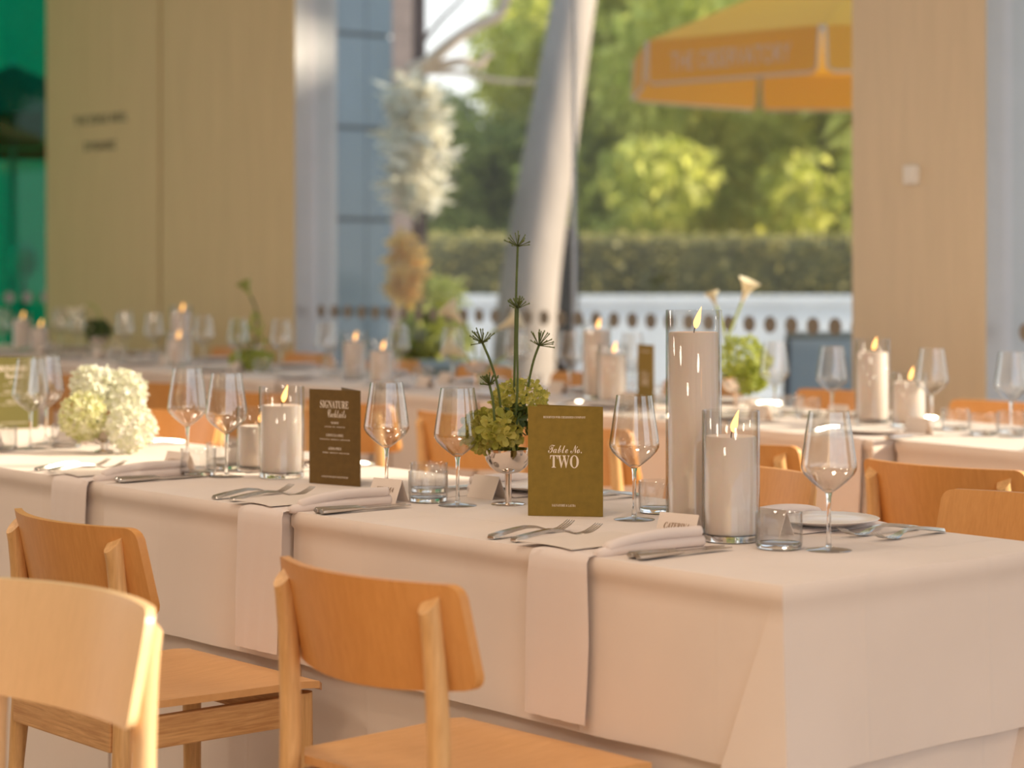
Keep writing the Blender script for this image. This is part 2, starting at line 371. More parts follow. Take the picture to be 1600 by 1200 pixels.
ymid = onX(571, WX)[0].y
for a, b in zip(zz[:-1], zz[1:]):
    for y0, y1 in ((yg1, ymid), (ymid, yw1)):
        ob('panel', mesh('panel', *bbox(WX-.02, WX+.012, y0+.004, y1-.004, a+.014, b-.014, .004), 'cladding'), wing)
struct(ob('wall_left', mesh('wall_left', *box(WX-4.2, WX-4.0, 2, 10.4, 0, 5), 'plaster')), 'plaster wall inside the wing behind green glass')
# unseen fixtures added to house the warm fill lights
lt = lathe([(0, -.16), (.40, -.16), (.42, -.13), (.42, -.02), (.40, 0), (0, 0)], 32)
ltm = mesh('shade', *lt, 'white', 40)
dif = mesh('diffuser', *lathe([(0, -.168), (.37, -.168), (.37, -.1605), (0, -.1605)], 32), 'lampglow')
for lx, ly in FILL_LAMPS:
    spawn('added_ceiling_lamp', [('shade', ltm, []), ('diffuser', dif, [])], 'unseen round ceiling lamp added as warm fill light', 'lamp', (lx, ly, CEIL), 0, 'unseen fill lamps added over the dining room')

# ------------------------------------------------------------------ garden
struct(ob('ground_paving', mesh('ground_paving', *box(-60, 30, 6.87, 60, -.12, -.005), 'paving')), 'pale paving outside the glass')
fwd = Vector((-sa, ca, 0)); rgt = Vector((ca, sa, 0))
def garden(px, d, z=0): X = (px-CX)/F*d; return rgt*X+fwd*d+Vector((0, 0, z))
RZ = A
# white parapet and hedge across the view
o = ob('parapet_wall', mesh('parapet_wall', *J(bbox(-9, 9, -.15, .15, 0, .80, .01), bbox(-9.03, 9.03, -.18, .18, .80, .885, .012)), 'parapet'), None, fwd*22, RZ)
tag(o, 'low white concrete wall in front of the clipped hedge', 'wall')
hb = ob('hedge', None, None, fwd*23.2, RZ); tag(hb, 'long clipped hedge behind the low white wall', 'hedge')
ob('core', mesh('core', *bbox(-10, 10, -.5, .5, 0, 1.46, .05), 'hedgecore'), hb)
def leaves(n, pts_fn, L, Wd, mat, droop=.4, name='foliage', bend=.15):
    """n leaves, each a folded four point blade, at points from pts_fn(n)"""
    p = pts_fn(n); a = rng.uniform(0, 2*np.pi, n); el = rng.normal(-droop, .5, n)
    d = np.stack([np.cos(a)*np.cos(el), np.sin(a)*np.cos(el), np.sin(el)], 1)
    s = np.cross(d, rng.normal(size=(n, 3))); s /= np.linalg.norm(s, axis=1)[:, None]+1e-9
    nn = np.cross(d, s); l = (L*rng.uniform(.6, 1.3, n))[:, None]; w = (Wd*rng.uniform(.7, 1.2, n))[:, None]
    V = np.stack([p, p+d*l*.45+s*w*.5+nn*l*bend, p+d*l-nn*l*bend*.5, p+d*l*.45-s*w*.5+nn*l*bend], 1).reshape(-1, 3)
    Fc = np.arange(4*n).reshape(-1, 4); return raw(name, V, Fc, mat)
def blob(c, r):
    c = np.array(c, dtype=float); r = np.array(r, dtype=float)
    def fn(n):
        u = rng.normal(size=(n, 3)); u /= np.linalg.norm(u, axis=1)[:, None]
        return c+u*r*(rng.uniform(.35, 1, (n, 1))**.5)
    return fn
def blobs(lst):
    fns = [blob(c, r) for c, r in lst]; w = np.array([r[0]*r[1]*r[2] for c, r in lst])**.67; w = w/w.sum()
    def fn(n):
        k = rng.choice(len(lst), n, p=w); out = np.zeros((n, 3))
        for i, f in enumerate(fns):
            s = k == i; out[s] = f(int(s.sum()))
        return out
    return fn
def hedge_pts(n):
    x = rng.uniform(-10, 10, n); k = rng.uniform(0, 1, n) < .45
    y = np.where(k, rng.uniform(-.5, .5, n), -.52); z = np.where(k, 1.46, rng.uniform(.1, 1.46, n))
    return np.stack([x, y, z], 1)+rng.normal(0, .02, (n, 3))
ob('leaves', leaves(16000, hedge_pts, .09, .06, 'hedge', 0, 'leaves'), hb)
def tree(name, label, base_pt, trunk, tr, tmat, clumps, n, L, Wd, lmat, droop=.5, group=None, branches=()):
    e = ob(name, None, None, base_pt); tag(e, label, 'tree', group)
    pth = smooth_path(trunk, 5); rr = np.linspace(tr[0], tr[1], len(pth))
    ob('trunk', mesh('trunk', *tube(pth, rr, 14), tmat, True), e)
    for b, r0, r1, bm_ in branches:
        q = smooth_path(b, 5); ob('branch', mesh('branch', *tube(q, np.linspace(r0, r1, len(q)), 8), bm_, True), e)
    if n: ob('foliage', leaves(n, blobs(clumps), L, Wd, lmat, droop), e)
    return e
def weeping(n_cl, cx_, r, z0, z1):
    out = []
    for i in range(n_cl):
        a = random.uniform(0, 6.28); q = random.uniform(0, r); h = random.uniform(.5, 1.0)
        out.append(((math.cos(a)*q, math.sin(a)*q, random.uniform(z0, z1)), (random.uniform(.35, .75), random.uniform(.35, .75), h)))
    return out
TG = 'trees beyond the clipped hedge'
spots = [(1290, 25.5, 2.6, .6, 5.0, 'leafg', 'weeping tree with hanging pale green tips beside the timber pillar'),
         (1150, 27.5, 2.6, .7, 5.2, 'leafy', 'yellow green tree behind the orange parasol'),
         (1010, 26.5, 2.2, .6, 4.6, 'leafg', 'leafy green tree to the parasol side of the pale trunk'),
         (965, 29.0, 1.8, .8, 5.4, 'leafy', 'sunlit yellow green tree directly behind the pale trunk'),
         (730, 28.0, 1.7, .4, 2.9, 'leafd', 'low dark green tree between the two trunks'),
         (640, 30.5, 2.0, .4, 3.2, 'leafd', 'deep green tree behind the silver leaved tree'),
         (1360, 30.0, 2.6, .6, 5.6, 'leafd', 'dark tall tree partly hidden by the timber pillar'),
         (1080, 33.0, 3.4, .6, 6.2, 'leafd', 'broad deep green tree at the back of the garden'),
         (1060, 36.0, 2.7, .6, 5.8, 'leafg', 'broad mid green tree at the back of the garden'),
         (900, 31.0, 1.1, 1.0, 5.4, 'leafy', 'high yellow crowned tree next to the patch of sky')]
for px, d, r, z0, z1, lm, lab in spots:
    b = garden(px, d); cl = weeping(26, 0, r, z0+.4, z1)
    tree('garden_tree', lab, b, [(0, 0, 0), (.1, .05, 1.2), (-.05, 0, z1*.6), (0, .1, z1)], (.14, .05), 'darkbark', cl, 7500, .26, .10, lm, .7, TG)
# trees added outside to block sun from the far row, jambs and wing
tree('added_shade_tree', 'large unseen green tree added to shade the far row', (-.5, 14.2, 0), [(0, 0, 0), (.1, 0, 2), (0, 0, 4)], (.22, .12), 'bark',
     weeping(34, 0, 2.5, 3.6, 7.6), 22000, .30, .14, 'leafg', .5)
tree('added_shade_tree', 'slender unseen green tree added to shade the metal jamb', (2.4, 14.6, 0), [(0, 0, 0), (.1, 0, 2), (0, 0, 4)], (.16, .08), 'bark',
     weeping(20, 0, 1.1, 4.2, 8.0), 12000, .30, .14, 'leafg', .5)
tree('added_shade_tree', 'round green terrace tree added to shade the blue grey wing', garden(1540, 17.0), [(0, 0, 0), (.1, 0, 1.6), (0, 0, 3.4)], (.12, .06), 'bark',
     weeping(18, 0, .8, 2.6, 5.6), 7000, .26, .12, 'leafg', .6)
# pale leaning trunk
b = garden(828, 15.5)
def rel(px, py, d): return D(px, py, d)-b
tp = [rel(812, 755, 15.5), rel(818, 560, 15.5), rel(828, 440, 15.5), rel(852, 280, 15.6), rel(876, 130, 15.8), rel(900, -20, 16), rel(925, -170, 16.2), rel(930, -420, 16.6)]
tree('pale_trunk_tree', 'leaning pale grey tree trunk outside the glass', b, tp, (.245, .125), 'bark',
     [((-.8, .6, 7.2), (1.4, 1.4, .8)), ((-.4, 1.8, 7.6), (1.4, 1.4, .7))], 4000, .24, .10, 'leafy', .5, None,
     [([rel(925, -150, 16.2), rel(980, -300, 16.4), rel(1040, -420, 16.8)], .08, .03, 'bark')])
# dark slim trunk behind it
b2 = garden(880, 17.5)
tree('dark_trunk_tree', 'slim black brown trunk close behind the pale trunk', b2, [(0, 0, 0), (0, 0, .7), (.05, .02, 1.25), (.03, 0, 1.5)], (.12, .085), 'blackbark', [], 0, 0, 0, 'leafd')
# silver leaved tree with dark red trunk and branches coloured as if sunlit
b = garden(655, 16.8)
def rel(px, py, d): return D(px, py, d)-b
tree('silver_leaf_tree', 'dark red trunk with silver white leaves and bare branches coloured as sunlit', b,
     [rel(652, 735, 16.8), rel(655, 430, 16.8), rel(657, 200, 16.8), rel(655, 40, 16.8), rel(657, -120, 16.8)], (.065, .045), 'darkbark',
     [(rel(640, 150, 16.3), (.14, .14, .16)), (rel(655, 170, 16.3), (.17, .17, .15)), (rel(640, 215, 16.2), (.17, .17, .18)), (rel(662, 225, 16.2), (.2, .17, .13)), (rel(645, 265, 16.2), (.17, .17, .17)), (rel(655, 300, 16.2), (.17, .17, .12)), (rel(632, 300, 16.2), (.1, .1, .14))],
     620, .17, .075, 'leafw', .1, None,
     [([rel(640, 110, 16.6), rel(668, 98, 16.5), rel(700, 70, 16.4), rel(740, 42, 16.4), rel(780, 22, 16.4), rel(795, -20, 16.4)], .055, .035, 'sunlitbark'),
      ([rel(655, 108, 16.6), rel(690, 102, 16.5), rel(722, 96, 16.4), rel(748, 103, 16.4), rel(757, 90, 16.4), rel(770, 84, 16.4)], .04, .025, 'sunlitbark'),
      ([rel(655, 112, 16.7), rel(720, 114, 16.7), rel(780, 126, 16.7), rel(836, 128, 16.7)], .028, .012, 'sunlitbark'),
      ([rel(657, 70, 16.8), rel(690, 30, 16.8), rel(720, 0, 16.8), rel(750, -40, 16.8)], .02, .012, 'darkbark')])
def shrub(name, label, px, d, r, z, n, L, Wd, lm, droop=0):
    e = ob(name, None, None, garden(px, d)); tag(e, label, 'shrub')
    ob('foliage', leaves(n, blob((0, 0, z), r), L, Wd, lm, droop), e)
    ob('stem', mesh('stem', *tube([(0, 0, 0), (.02, 0, z*.5), (0, 0, z)], .02, 6), 'darkbark', True), e); return e
shrub('orange_shrub', 'orange leaved shrub under the silver leaved tree', 632, 15.8, (.11, .11, .26), 1.17, 260, .13, .07, 'leafo')
shrub('yellow_shrub', 'yellow green shrub with fine leaves by the low white wall', 676, 16.9, (.24, .24, .14), .98, 260, .12, .05, 'leafy')
shrub('green_shrub', 'rounded dark green shrub beside the low grey bench', 675, 14.2, (.22, .22, .22), .72, 1200, .10, .05, 'leafd')
bc = ob('garden_bench', None, None, garden(690, 12.6), RZ); tag(bc, 'low grey green cushioned bench outside the glass', 'bench')
ob('cushion', mesh('cushion', *bbox(-.42, .42, -.3, .3, .46, .66, .07), 'greycush', 50), bc); ob('base', mesh('base', *bbox(-.40, .40, -.28, .28, 0, .46, .02), 'greycush'), bc)
# brick pier far behind
tag(ob('brick_pier', mesh('brick_pier', *J(bbox(-.13, .13, -.2, .2, 0, 5.2, .02), bbox(-.16, .16, -.23, .23, 0, .3, .02)), 'brick'), None, garden(636, 19.5), RZ), 'pinkish brick pier behind the silver leaved tree', 'pier')
# outdoor chair
def outdoor_chair(loc, rz, lab):
    e = ob('terrace_chair', None, None, loc, rz); tag(e, lab, 'chair')
    for sx_ in (-.27, .27):
        ob('frame_side', mesh('frame_side', *tube(smooth_path([(sx_, .28, 0), (sx_, .25, .42), (sx_, -.18, .40), (sx_, -.30, .86)], 4), .016, 8), 'darkmetal', True), e)
        ob('leg', mesh('leg', *tube([(sx_, -.30, 0), (sx_, -.17, .40)], .016, 8), 'darkmetal', True), e)
    ob('seat', mesh('seat', *bbox(-.26, .26, -.18, .26, .40, .425, .008), 'white'), e)
    V, Fc = bbox(-.27, .27, -.012, .012, 0, .44, .008); ob('backrest', mesh('backrest', *XF((V, Fc), Matrix.Translation((0, -.19, .43)) @ Matrix.Rotation(math.radians(14), 4, 'X')), 'greysling'), e)
    ob('top_rail', mesh('top_rail', *tube([(-.28, -.30, .87), (.28, -.30, .87)], .02, 8), 'greycush', True), e)
outdoor_chair(garden(1288, 11.2), RZ+math.radians(8), 'terrace chair with blue grey back and dark frame behind the glass')
# parasol
def parasol(name, label, loc, R, nseg, ztop, zrim, val, m1, m2, rot, text=None):
    e = ob(name, None, None, loc, rot); tag(e, label, 'parasol')
    ob('pole', mesh('pole', *tube([(0, 0, 0), (0, 0, ztop+.05)], .022, 12), 'polem', True), e)
    ob('base', mesh('base', *lathe([(0, 0), (.3, 0), (.3, .05), (.05, .08), (.04, .3), (0, .3)], 24), 'darkmetal', 40), e)
    A_ = [2*math.pi*(i+.5)/nseg for i in range(nseg)]; cs = [Vector((math.cos(a)*R, math.sin(a)*R, zrim)) for a in A_]
    for i in range(nseg):
        p, q = cs[i], cs[(i+1) % nseg]; t = Vector((0, 0, ztop)); V, Fc = [], []
        for a in range(7):
            f = a/6; l_, r_ = t.lerp(p, f), t.lerp(q, f)
            for k in range(7):
                v = l_.lerp(r_, k/6); sag = .10*f*math.sin(math.pi*k/6)*math.sin(math.pi*min(f, .9)); V.append(v-Vector((0, 0, sag*.6)))
        for a in range(6):
            for k in range(6): Fc.append([a*7+k, a*7+k+1, a*7+k+8, a*7+k+7])
        n0 = len(V); V += [v+Vector((0, 0, -.004)) for v in V]; Fc += [[j+n0 for j in f[::-1]] for f in Fc]
        pan = ob('canopy_panel', mesh('canopy_panel', V, Fc, m1, True), e)
        nrm = ((p+q)/2); nrm.z = 0; nrm.normalize(); pp, qq = p.lerp(q, .012), p.lerp(q, .988)
        lo1, lo2 = pp.lerp(qq, .008)+Vector((0, 0, -val))+nrm*.012, pp.lerp(qq, .992)+Vector((0, 0, -val))+nrm*.012
        V = [pp, qq, lo2, lo1]; V += [v-nrm*.005 for v in V]
        va = ob('valance', mesh('valance', V, [[0, 1, 2, 3], [7, 6, 5, 4], [0, 4, 5, 1], [1, 5, 6, 2], [2, 6, 7, 3], [3, 7, 4, 0]], m2), e)
        ob('edging', mesh('edging', *tube([pp, lo1.lerp(pp, .1), lo1.lerp(lo2, .03), lo2.lerp(lo1, .03), lo2.lerp(qq, .1), qq], .008, 6), 'edging', True), va)
        ob('rib', mesh('rib', *tube([(0, 0, ztop-.03), p-Vector((0, 0, .02))], .010, 6), 'polem', True), e)
        if text and i == text[1]:
            tm = text_mesh(text[0], None, val*.42, (qq-pp).length*.70, 'greyink')
            mid = (pp+qq)/2; ax = (qq-pp).normalized(); dn = ((lo1+lo2)/2-mid).normalized(); nn = ax.cross(-dn)
            if nn.dot(nrm) < 0: ax = -ax; nn = ax.cross(-dn)
            mt = Matrix((( ax.x, -nn.x, -dn.x, 0), (ax.y, -nn.y, -dn.y, 0), (ax.z, -nn.z, -dn.z, 0), (0, 0, 0, 1)))
            tm.transform(Matrix.Translation(mid+dn*val*.74+nn*.009) @ mt); ob('lettering', tm, va)
    return e
pc = garden(1392, 11.95)
parasol('parasol', 'yellow and orange canvas parasol lettered with observatory name', pc, 1.47, 8, 2.98, 2.37, .225, 'yellow', 'yellow', RZ, ('THE OBSERVATORY', 4))
parasol('parasol', 'dark closed toned parasol seen through the green glass', garden(20, 17.6), 1.0, 6, 2.80, 2.36, .28, 'greycanvas', 'greycanvas', .3)
ge = ob('globe_lamp', None, None, garden(37, 16.6)); tag(ge, 'white globe lamp seen through the green glass', 'lamp')
ob('globe', mesh('globe', *lathe([(0, 1.10)]+[(.11*math.sin(t), 1.24-.14*math.cos(t)) for t in np.linspace(.1, 3.04, 14)]+[(0, 1.38)], 20), 'white', True), ge)
ob('stand', mesh('stand', *lathe([(0, 0), (.14, 0), (.14, .02), (.015, .04), (.015, 1.10), (0, 1.10)], 16), 'darkmetal', 40), ge)

# ------------------------------------------------------------------ tables and cloths
def cloth_mesh(L, Wd, drop, amp=.006, corners=(True, True), edge=.027, n=26, sl_=.03, seed=0):
    """cloth over a top L x Wd centred at 0, top at z=0; corners=(left end free, right end free)"""
    r = random.Random(seed); ph = [r.uniform(0, 6.28) for _ in range(6)]
    hs = [-1, 0, .003, .009, edge, edge+.006, .06, .10, .15, .21, .28, .36, .45, .55, .65, .75]
    hs = [h for h in hs if h < drop-.01]+[drop]
    tau = [1.12, 1.03, 1.0, .92, .7, .45, .2]; rings = []
    for h in hs:
        inn_ = h < 0; h = max(h, 0)
        hh = max(0, h-edge); a = .02+.32*hh; b = .03+.55*hh; w = .085*hh
        shr = .03 if inn_ else (0 if h >= .009 else .004*(1-h/.009)) if h <= edge else .004; off0 = ins = 0
        ring = []
        # corner order: front-left, front-right, back-right, back-left
        def side(p0, p1, nrm, f0, f1, free):
            v = p1-p0; ln = v.length; v = v/ln; out = []
            aa, bb = a, b
            w0, w1 = (w if f0 else 0), (w if f1 else 0)
            # start of the side is the soft side of a pleat, end of the side is the creased side
            ts = [0]+[bb*q for q in (.15, .35, .6, .85)]+list(np.linspace(bb, ln-aa*1.2, n))+[ln-aa*q for q in tau]
            for i, t in enumerate(ts):
                o_ = 0
                if t < bb: o_ = w0*(1-t/bb)**1.6
                if ln-t <= aa*1.005: o_ = max(o_, w1*(1.0+.12*math.sin(math.pi*(ln-t)/aa)))
                wave = (amp*math.sin(t*9+ph[0])+.6*amp*math.sin(t*17+ph[1])+.3*amp*math.sin(t*31+ph[2]))*min(1, hh/.35) if free else 0
                o_ += off0+ins+(wave+sl_*hh if free else 0)
                out.append(p0+v*t+nrm*o_)
            return out
        x, y = L/2, Wd/2; fl, fr = corners
        xl, xr = (-x-(sl_*hh+ (w*.55 if fl else 0) if fl else 0)), (x+(sl_*hh+(w*.55 if fr else 0) if fr else 0))
        c0, c1, c2, c3 = Vector((-x, -y, 0)), Vector((x, -y, 0)), Vector((x, y, 0)), Vector((-x, y, 0))
        s1 = side(c0, c1, Vector((0, -1, 0)), fl, fr, True)
        s2 = side(c1, c2, Vector((1, 0, 0)), fr, fr, fr)
        s3 = side(c2, c3, Vector((0, 1, 0)), fr, fl, True)
        s4 = side(c3, c0, Vector((-1, 0, 0)), fl, fl, fl)
        # corner starts follow the neighbour side's outward flare
        for s, nb, nv in ((s2, s1, Vector((0, -1, 0))), (s3, s2, Vector((1, 0, 0))), (s4, s3, Vector((0, 1, 0))), (s1, s4, Vector((-1, 0, 0)))):
            f = (w if ((nv.y and fr) if nv.y < 0 else (fr if nv.x > 0 else fl)) else 0)
            for i in range(5):
                t = [0, .15, .35, .6, .85][i]; s[i] = s[i]+nv*(f*(1-t)**2)
        for s in (s1, s2, s3, s4): ring += [Vector((p.x*(1-shr/x), p.y*(1-shr/y), -h)) for p in s]
        rings.append(ring)
    N = len(rings[0]); V = [p for rg in rings for p in rg]; Fc = [list(range(N))]
    for i in range(len(rings)-1):
        for k in range(N):
            j = (k+1) % N; Fc.append([i*N+k, i*N+j, (i+1)*N+j, (i+1)*N+k])
    return V, Fc
TL = {}
def table_tpl(L, Wd):
    k = (L, Wd)
    if k not in TL:
        x, y = L/2-.02, Wd/2-.02
        parts = [('tabletop', mesh('tabletop', *bbox(-x, x, -y, y, TZ-.034, TZ-.008, .004), 'white'), [])]
        lg = [mesh('leg', *tube([(sx_*(x-.1), sy*(y-.08), 0), (sx_*(x-.1), sy*(y-.08), TZ-.034)], .015, 8), 'darkmetal', True) for sx_ in (-1, 1) for sy in (-1, 1)]
        TL[k] = parts+[('leg', m_, []) for m_ in lg]
    return TL[k]
def dress_table(x0, x1, yf, Wd, rz, where, free, seed, under=True):
    L = x1-x0; cxm = Vector(((x0+x1)/2, yf+Wd/2, 0))
    spawn('banquet_table', table_tpl(round(L-.06, 3), round(Wd-.06, 3)), 'folding table under the cloth '+where, 'table', cxm, rz)
    if under:
        u = ob('under_cloth', mesh('under_cloth', *cloth_mesh(L-.028, Wd-.028, .735, .003, free, n=40, sl_=.008, seed=seed+50), 'cloth', 55), None, cxm+Vector((0, 0, TZ-.0045)), rz)
        tag(u, 'floor length blush cloth below the short one '+where, 'tablecloth')
    t = ob('tablecloth', mesh('tablecloth', *cloth_mesh(L-.004, Wd, .292 if under else .735, .0045, free, n=40, seed=seed), 'cloth', 55), None, cxm+Vector((0, 0, TZ)), rz)
    tag(t, ('short blush tablecloth with pressed hem ' if under else 'long blush tablecloth ')+where, 'tablecloth')
E1 = 2.468; W1 = .722
dress_table(-3.574, -2.272, E1, W1, 0, 'on the table with the TWO card', (False, True), 1)
dress_table(-4.276, -3.578, E1-.018, W1, 0, 'on the small table with the cocktail menu', (False, False), 2)
dress_table(-6.5, -4.280, E1-.006, W1, 0, 'on the table with the white hydrangea', (True, False), 3)
# far row, slightly turned
TH = math.radians(-5.4)
def yc(x): return 5.06-.095*(x+3.8)
where2 = ['at the pillar end of the far row', 'under the lime hydrangea in the far row', 'under the standing olive card in the far row', 'under the calla lilies in the far row',
          'in front of the pale metal jamb in the far row', 'below the wall lettering joint in the far row', 'beside the green glass in the far row']
xe = [-2.6, -3.9, -5.2, -6.5, -7.8, -9.1, -10.4, -11.7]
for i in range(7):
    xm_ = (xe[i]+xe[i+1])/2; yy = yc(xm_)-.36-(.07 if i == 1 else 0)
    dress_table(xe[i+1]+.006, xe[i]-.006, yy, .74, TH, where2[i], (i == 6, i == 0), 10+i, False)

# ------------------------------------------------------------------ chairs
def backrest():
    V, Fc = [], []; nx, nz, th = 20, 10, .016; z0, z1, hw, rc = .615, .772, .222, .020; fs = [0, .008, .03, .065, .127, .3, .5, .7, .873, .935, .97, .992, 1]; nz = len(fs)-1
    def pt(i, k, s):
        f = fs[k]; z = z0+(z1-z0)*f; dz = min(z-z0, z1-z); w = hw-(rc-math.sqrt(max(0, rc*rc-(rc-dz)**2)) if dz < rc else 0)
        w += .004*(1-f); x = w*(2*i/nx-1); y = -.245+.060*(x/.222)**2-.035*(f-.5)
        z -= .012*(1-(x/.222)**2)*(1-f)*1.0
        return Vector((x, y+s*th/2, z))
    for s in (-1, 1):
        for k in range(nz+1):
            for i in range(nx+1): V.append(pt(i, k, s))
    o2 = (nx+1)*(nz+1)
    for k in range(nz):
        for i in range(nx):
            a = k*(nx+1)+i; Fc += [[a, a+1, a+nx+2, a+nx+1], [o2+a+nx+1, o2+a+nx+2, o2+a+1, o2+a]]
    bd = [i for i in range(nx+1)]+[k*(nx+1)+nx for k in range(1, nz+1)]+[nz*(nx+1)+i for i in range(nx-1, -1, -1)]+[k*(nx+1) for k in range(nz-1, 0, -1)]
    for a, b in zip(bd, bd[1:]+bd[:1]): Fc.append([a, a+o2, b+o2, b])
    return V, Fc
def seat():
    V, Fc = [], []; nx, ny, th = 14, 12, .013
    for s in (0, 1):
        for j in range(ny+1):
            for i in range(nx+1):
                f = j/ny; y = -.205+.42*f; u = 2*i/nx-1; dz_ = min(y+.205, .215-y); rc = .045
                w = .205+.026*f; w -= (rc-math.sqrt(max(0, rc*rc-(rc-dz_)**2)) if dz_ < rc else 0)
                z = .462-.012*math.cos(u*1.5)*math.sin(math.pi*min(1, f*1.1))-(.018*((f-.85)/.15)**2 if f > .85 else 0)
                V.append(Vector((u*w, y, z-(0 if s else th))))
    o2 = (nx+1)*(ny+1)
    for k in range(ny):
        for i in range(nx):
            a = k*(nx+1)+i; Fc += [[a, a+nx+1, a+nx+2, a+1], [o2+a, o2+a+1, o2+a+nx+2, o2+a+nx+1]]
    bd = [i for i in range(nx+1)]+[k*(nx+1)+nx for k in range(1, ny+1)]+[ny*(nx+1)+i for i in range(nx-1, -1, -1)]+[k*(nx+1) for k in range(ny-1, 0, -1)]
    for a, b in zip(bd, bd[1:]+bd[:1]): Fc.append([a, b, b+o2, a+o2])
    return V, Fc
def post(s):
    V, Fc = tube(smooth_path([(s*.195, -.250, 0), (s*.190, -.222, .30), (s*.186, -.214, .46), (s*.183, -.218, .62), (s*.181, -.230, .745)], 3), [.015]*4+[.0175]*6+[.0165]*3, 12)
    for i in range(len(V)-12, len(V)): V[i] = V[i]+Vector((0, 0, (V[i].y+.230)*.9))
    return V, Fc
chair_T = [('backrest', mesh('backrest', *backrest(), 'ply', 50), []), ('seat', mesh('seat', *seat(), 'seatply', 50), [])]
for s in (-1, 1): chair_T.append(('back_leg', mesh('back_leg', *post(s), 'ash', 50), []))
for s in (-1, 1): chair_T.append(('front_leg', mesh('front_leg', *tube([(s*.198, .172, 0), (s*.192, .165, .435)], [.0155, .020], 12), 'ash', 50), []))
for s in (-1, 1): chair_T.append(('side_rail', mesh('side_rail', *bbox(s*.192-.010, s*.192+.010, -.215, .150, .375, .432, .003), 'rail'), []))
chair_T.append(('front_rail', mesh('front_rail', *bbox(-.175, .175, .153, .173, .375, .432, .003), 'rail'), []))
chair_T.append(('back_rail', mesh('back_rail', *bbox(-.178, .178, -.236, -.216, .375, .432, .003), 'rail'), []))
def chair(label, x, y, deg=0, group=None): return spawn('dining_chair', chair_T, label, 'chair', (x, y, 0), math.radians(deg), group)
chair('honey wooden chair pulled up to the table with the TWO card', -2.708, 2.212, 1)
chair('brown wooden chair in front of the cocktail menu table', -3.592, 2.208, 0)
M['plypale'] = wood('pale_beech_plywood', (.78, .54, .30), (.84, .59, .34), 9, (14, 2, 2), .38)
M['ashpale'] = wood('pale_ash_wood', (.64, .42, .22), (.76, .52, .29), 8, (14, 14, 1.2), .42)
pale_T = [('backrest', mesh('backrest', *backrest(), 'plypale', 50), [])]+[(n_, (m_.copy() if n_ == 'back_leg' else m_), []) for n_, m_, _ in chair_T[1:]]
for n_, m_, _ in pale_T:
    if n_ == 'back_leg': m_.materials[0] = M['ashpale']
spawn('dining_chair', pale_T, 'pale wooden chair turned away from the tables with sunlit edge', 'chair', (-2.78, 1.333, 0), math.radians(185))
chair('dark wooden chair showing above the corner beyond the forks', -2.665, 3.42, 180)
chair('wooden chair behind the tallest candle of the near row', -3.465, 3.42, 180)
chair('wooden chair behind the white hydrangea', -5.84, 3.42, 180)
gN = 'chairs along the near side of the far row'
for i, (x, y) in enumerate([(-3.25, 4.27), (-4.02, 4.37), (-4.69, 4.42), (-5.27, 4.50), (-5.97, 4.56), (-6.68, 4.63), (-7.42, 4.70), (-8.15, 4.77), (-8.9, 4.84), (-9.7, 4.92)]):
    chair('honey wooden chair '+(['drawn up before the far tumblers by the pillar', 'before the pillar candles, seen past the short candle', 'seen through the wine glass by the TWO card',
          'before the white calla lilies, behind the goblet wine glass', 'seen through the wine glass by the cocktail menu'][i] if i < 5 else 'with its back to the menu table and white hydrangea'), x, y-.015, 4, gN)
gF = 'chairs between the far row and the glass front'
for i, x in enumerate((-4.52, -5.28, -6.05, -6.80, -7.52, -8.3, -9.1, -9.9)):
    chair(['wooden chair against the timber pillar behind the far tumblers', 'wooden chair before the terrace chair behind the far wine glass', 'wooden chair by the glass front behind the lime hydrangea', 'wooden chair by the glass front behind the seed heads', 'wooden chair by the glass front behind the calla lilies'][i] if i < 5 else 'wooden chair pushed in between the far row and the timber wall', x, yc(x)+.37+.245, 175, gF)

# ------------------------------------------------------------------ tableware templates
bowl_o = [(.0060, .098), (.0105, .101), (.020, .108), (.032, .118), (.0425, .129), (.0470, .137), (.0478, .143), (.0468, .153), (.0440, .172), (.0400, .198), (.0362, .222), (.0340, .236)]
bowl_i = [(r-.0011, z+.0003) for r, z in bowl_o[::-1][:-1]]; bowl_i[0] = (.0331, .236); bowl_i += [(.006, .1035), (0, .1025)]
gl_bowl = mesh('bowl', *lathe([(0, .0975)]+bowl_o+bowl_i, 40), 'glass', 60)
gl_stem = mesh('stem', *lathe([(0, .006), (.0055, .007), (.0042, .013), (.0036, .03), (.0035, .07), (.0042, .09), (.0060, .0972), (0, .0972)], 16), 'solidglass', 60)
gl_foot = mesh('foot', *lathe([(0, 0), (.0385, 0), (.0392, .0008), (.037, .0018), (.022, .0036), (.010, .0056), (.0055, .0064), (0, .0064)], 40), 'footglass', 60)
GT = [('bowl', gl_bowl, []), ('stem', gl_stem, []), ('foot', gl_foot, [])]
def wineglass(label, loc, group=None): return spawn('wine_glass', GT, label, 'wine glass', loc, 0, group)
tw = mesh('wall', *lathe([(.0385, .004), (.0402, .010), (.0405, .030), (.0405, .062), (.0395, .0625), (.0388, .062), (.0388, .030), (.0380, .011)], 40, True), 'glass2', 60)
tb = mesh('base', *lathe([(0, 0), (.034, 0), (.0375, .0015), (.0384, .004), (.0378, .0105), (.030, .0085), (0, .008)], 40), 'solidglass', 60)
TT = [('wall', tw, []), ('base', tb, [])]
def tumbler(label, loc, group=None): return spawn('tumbler', TT, label, 'tumbler', loc, 0, group)
CYL = {}
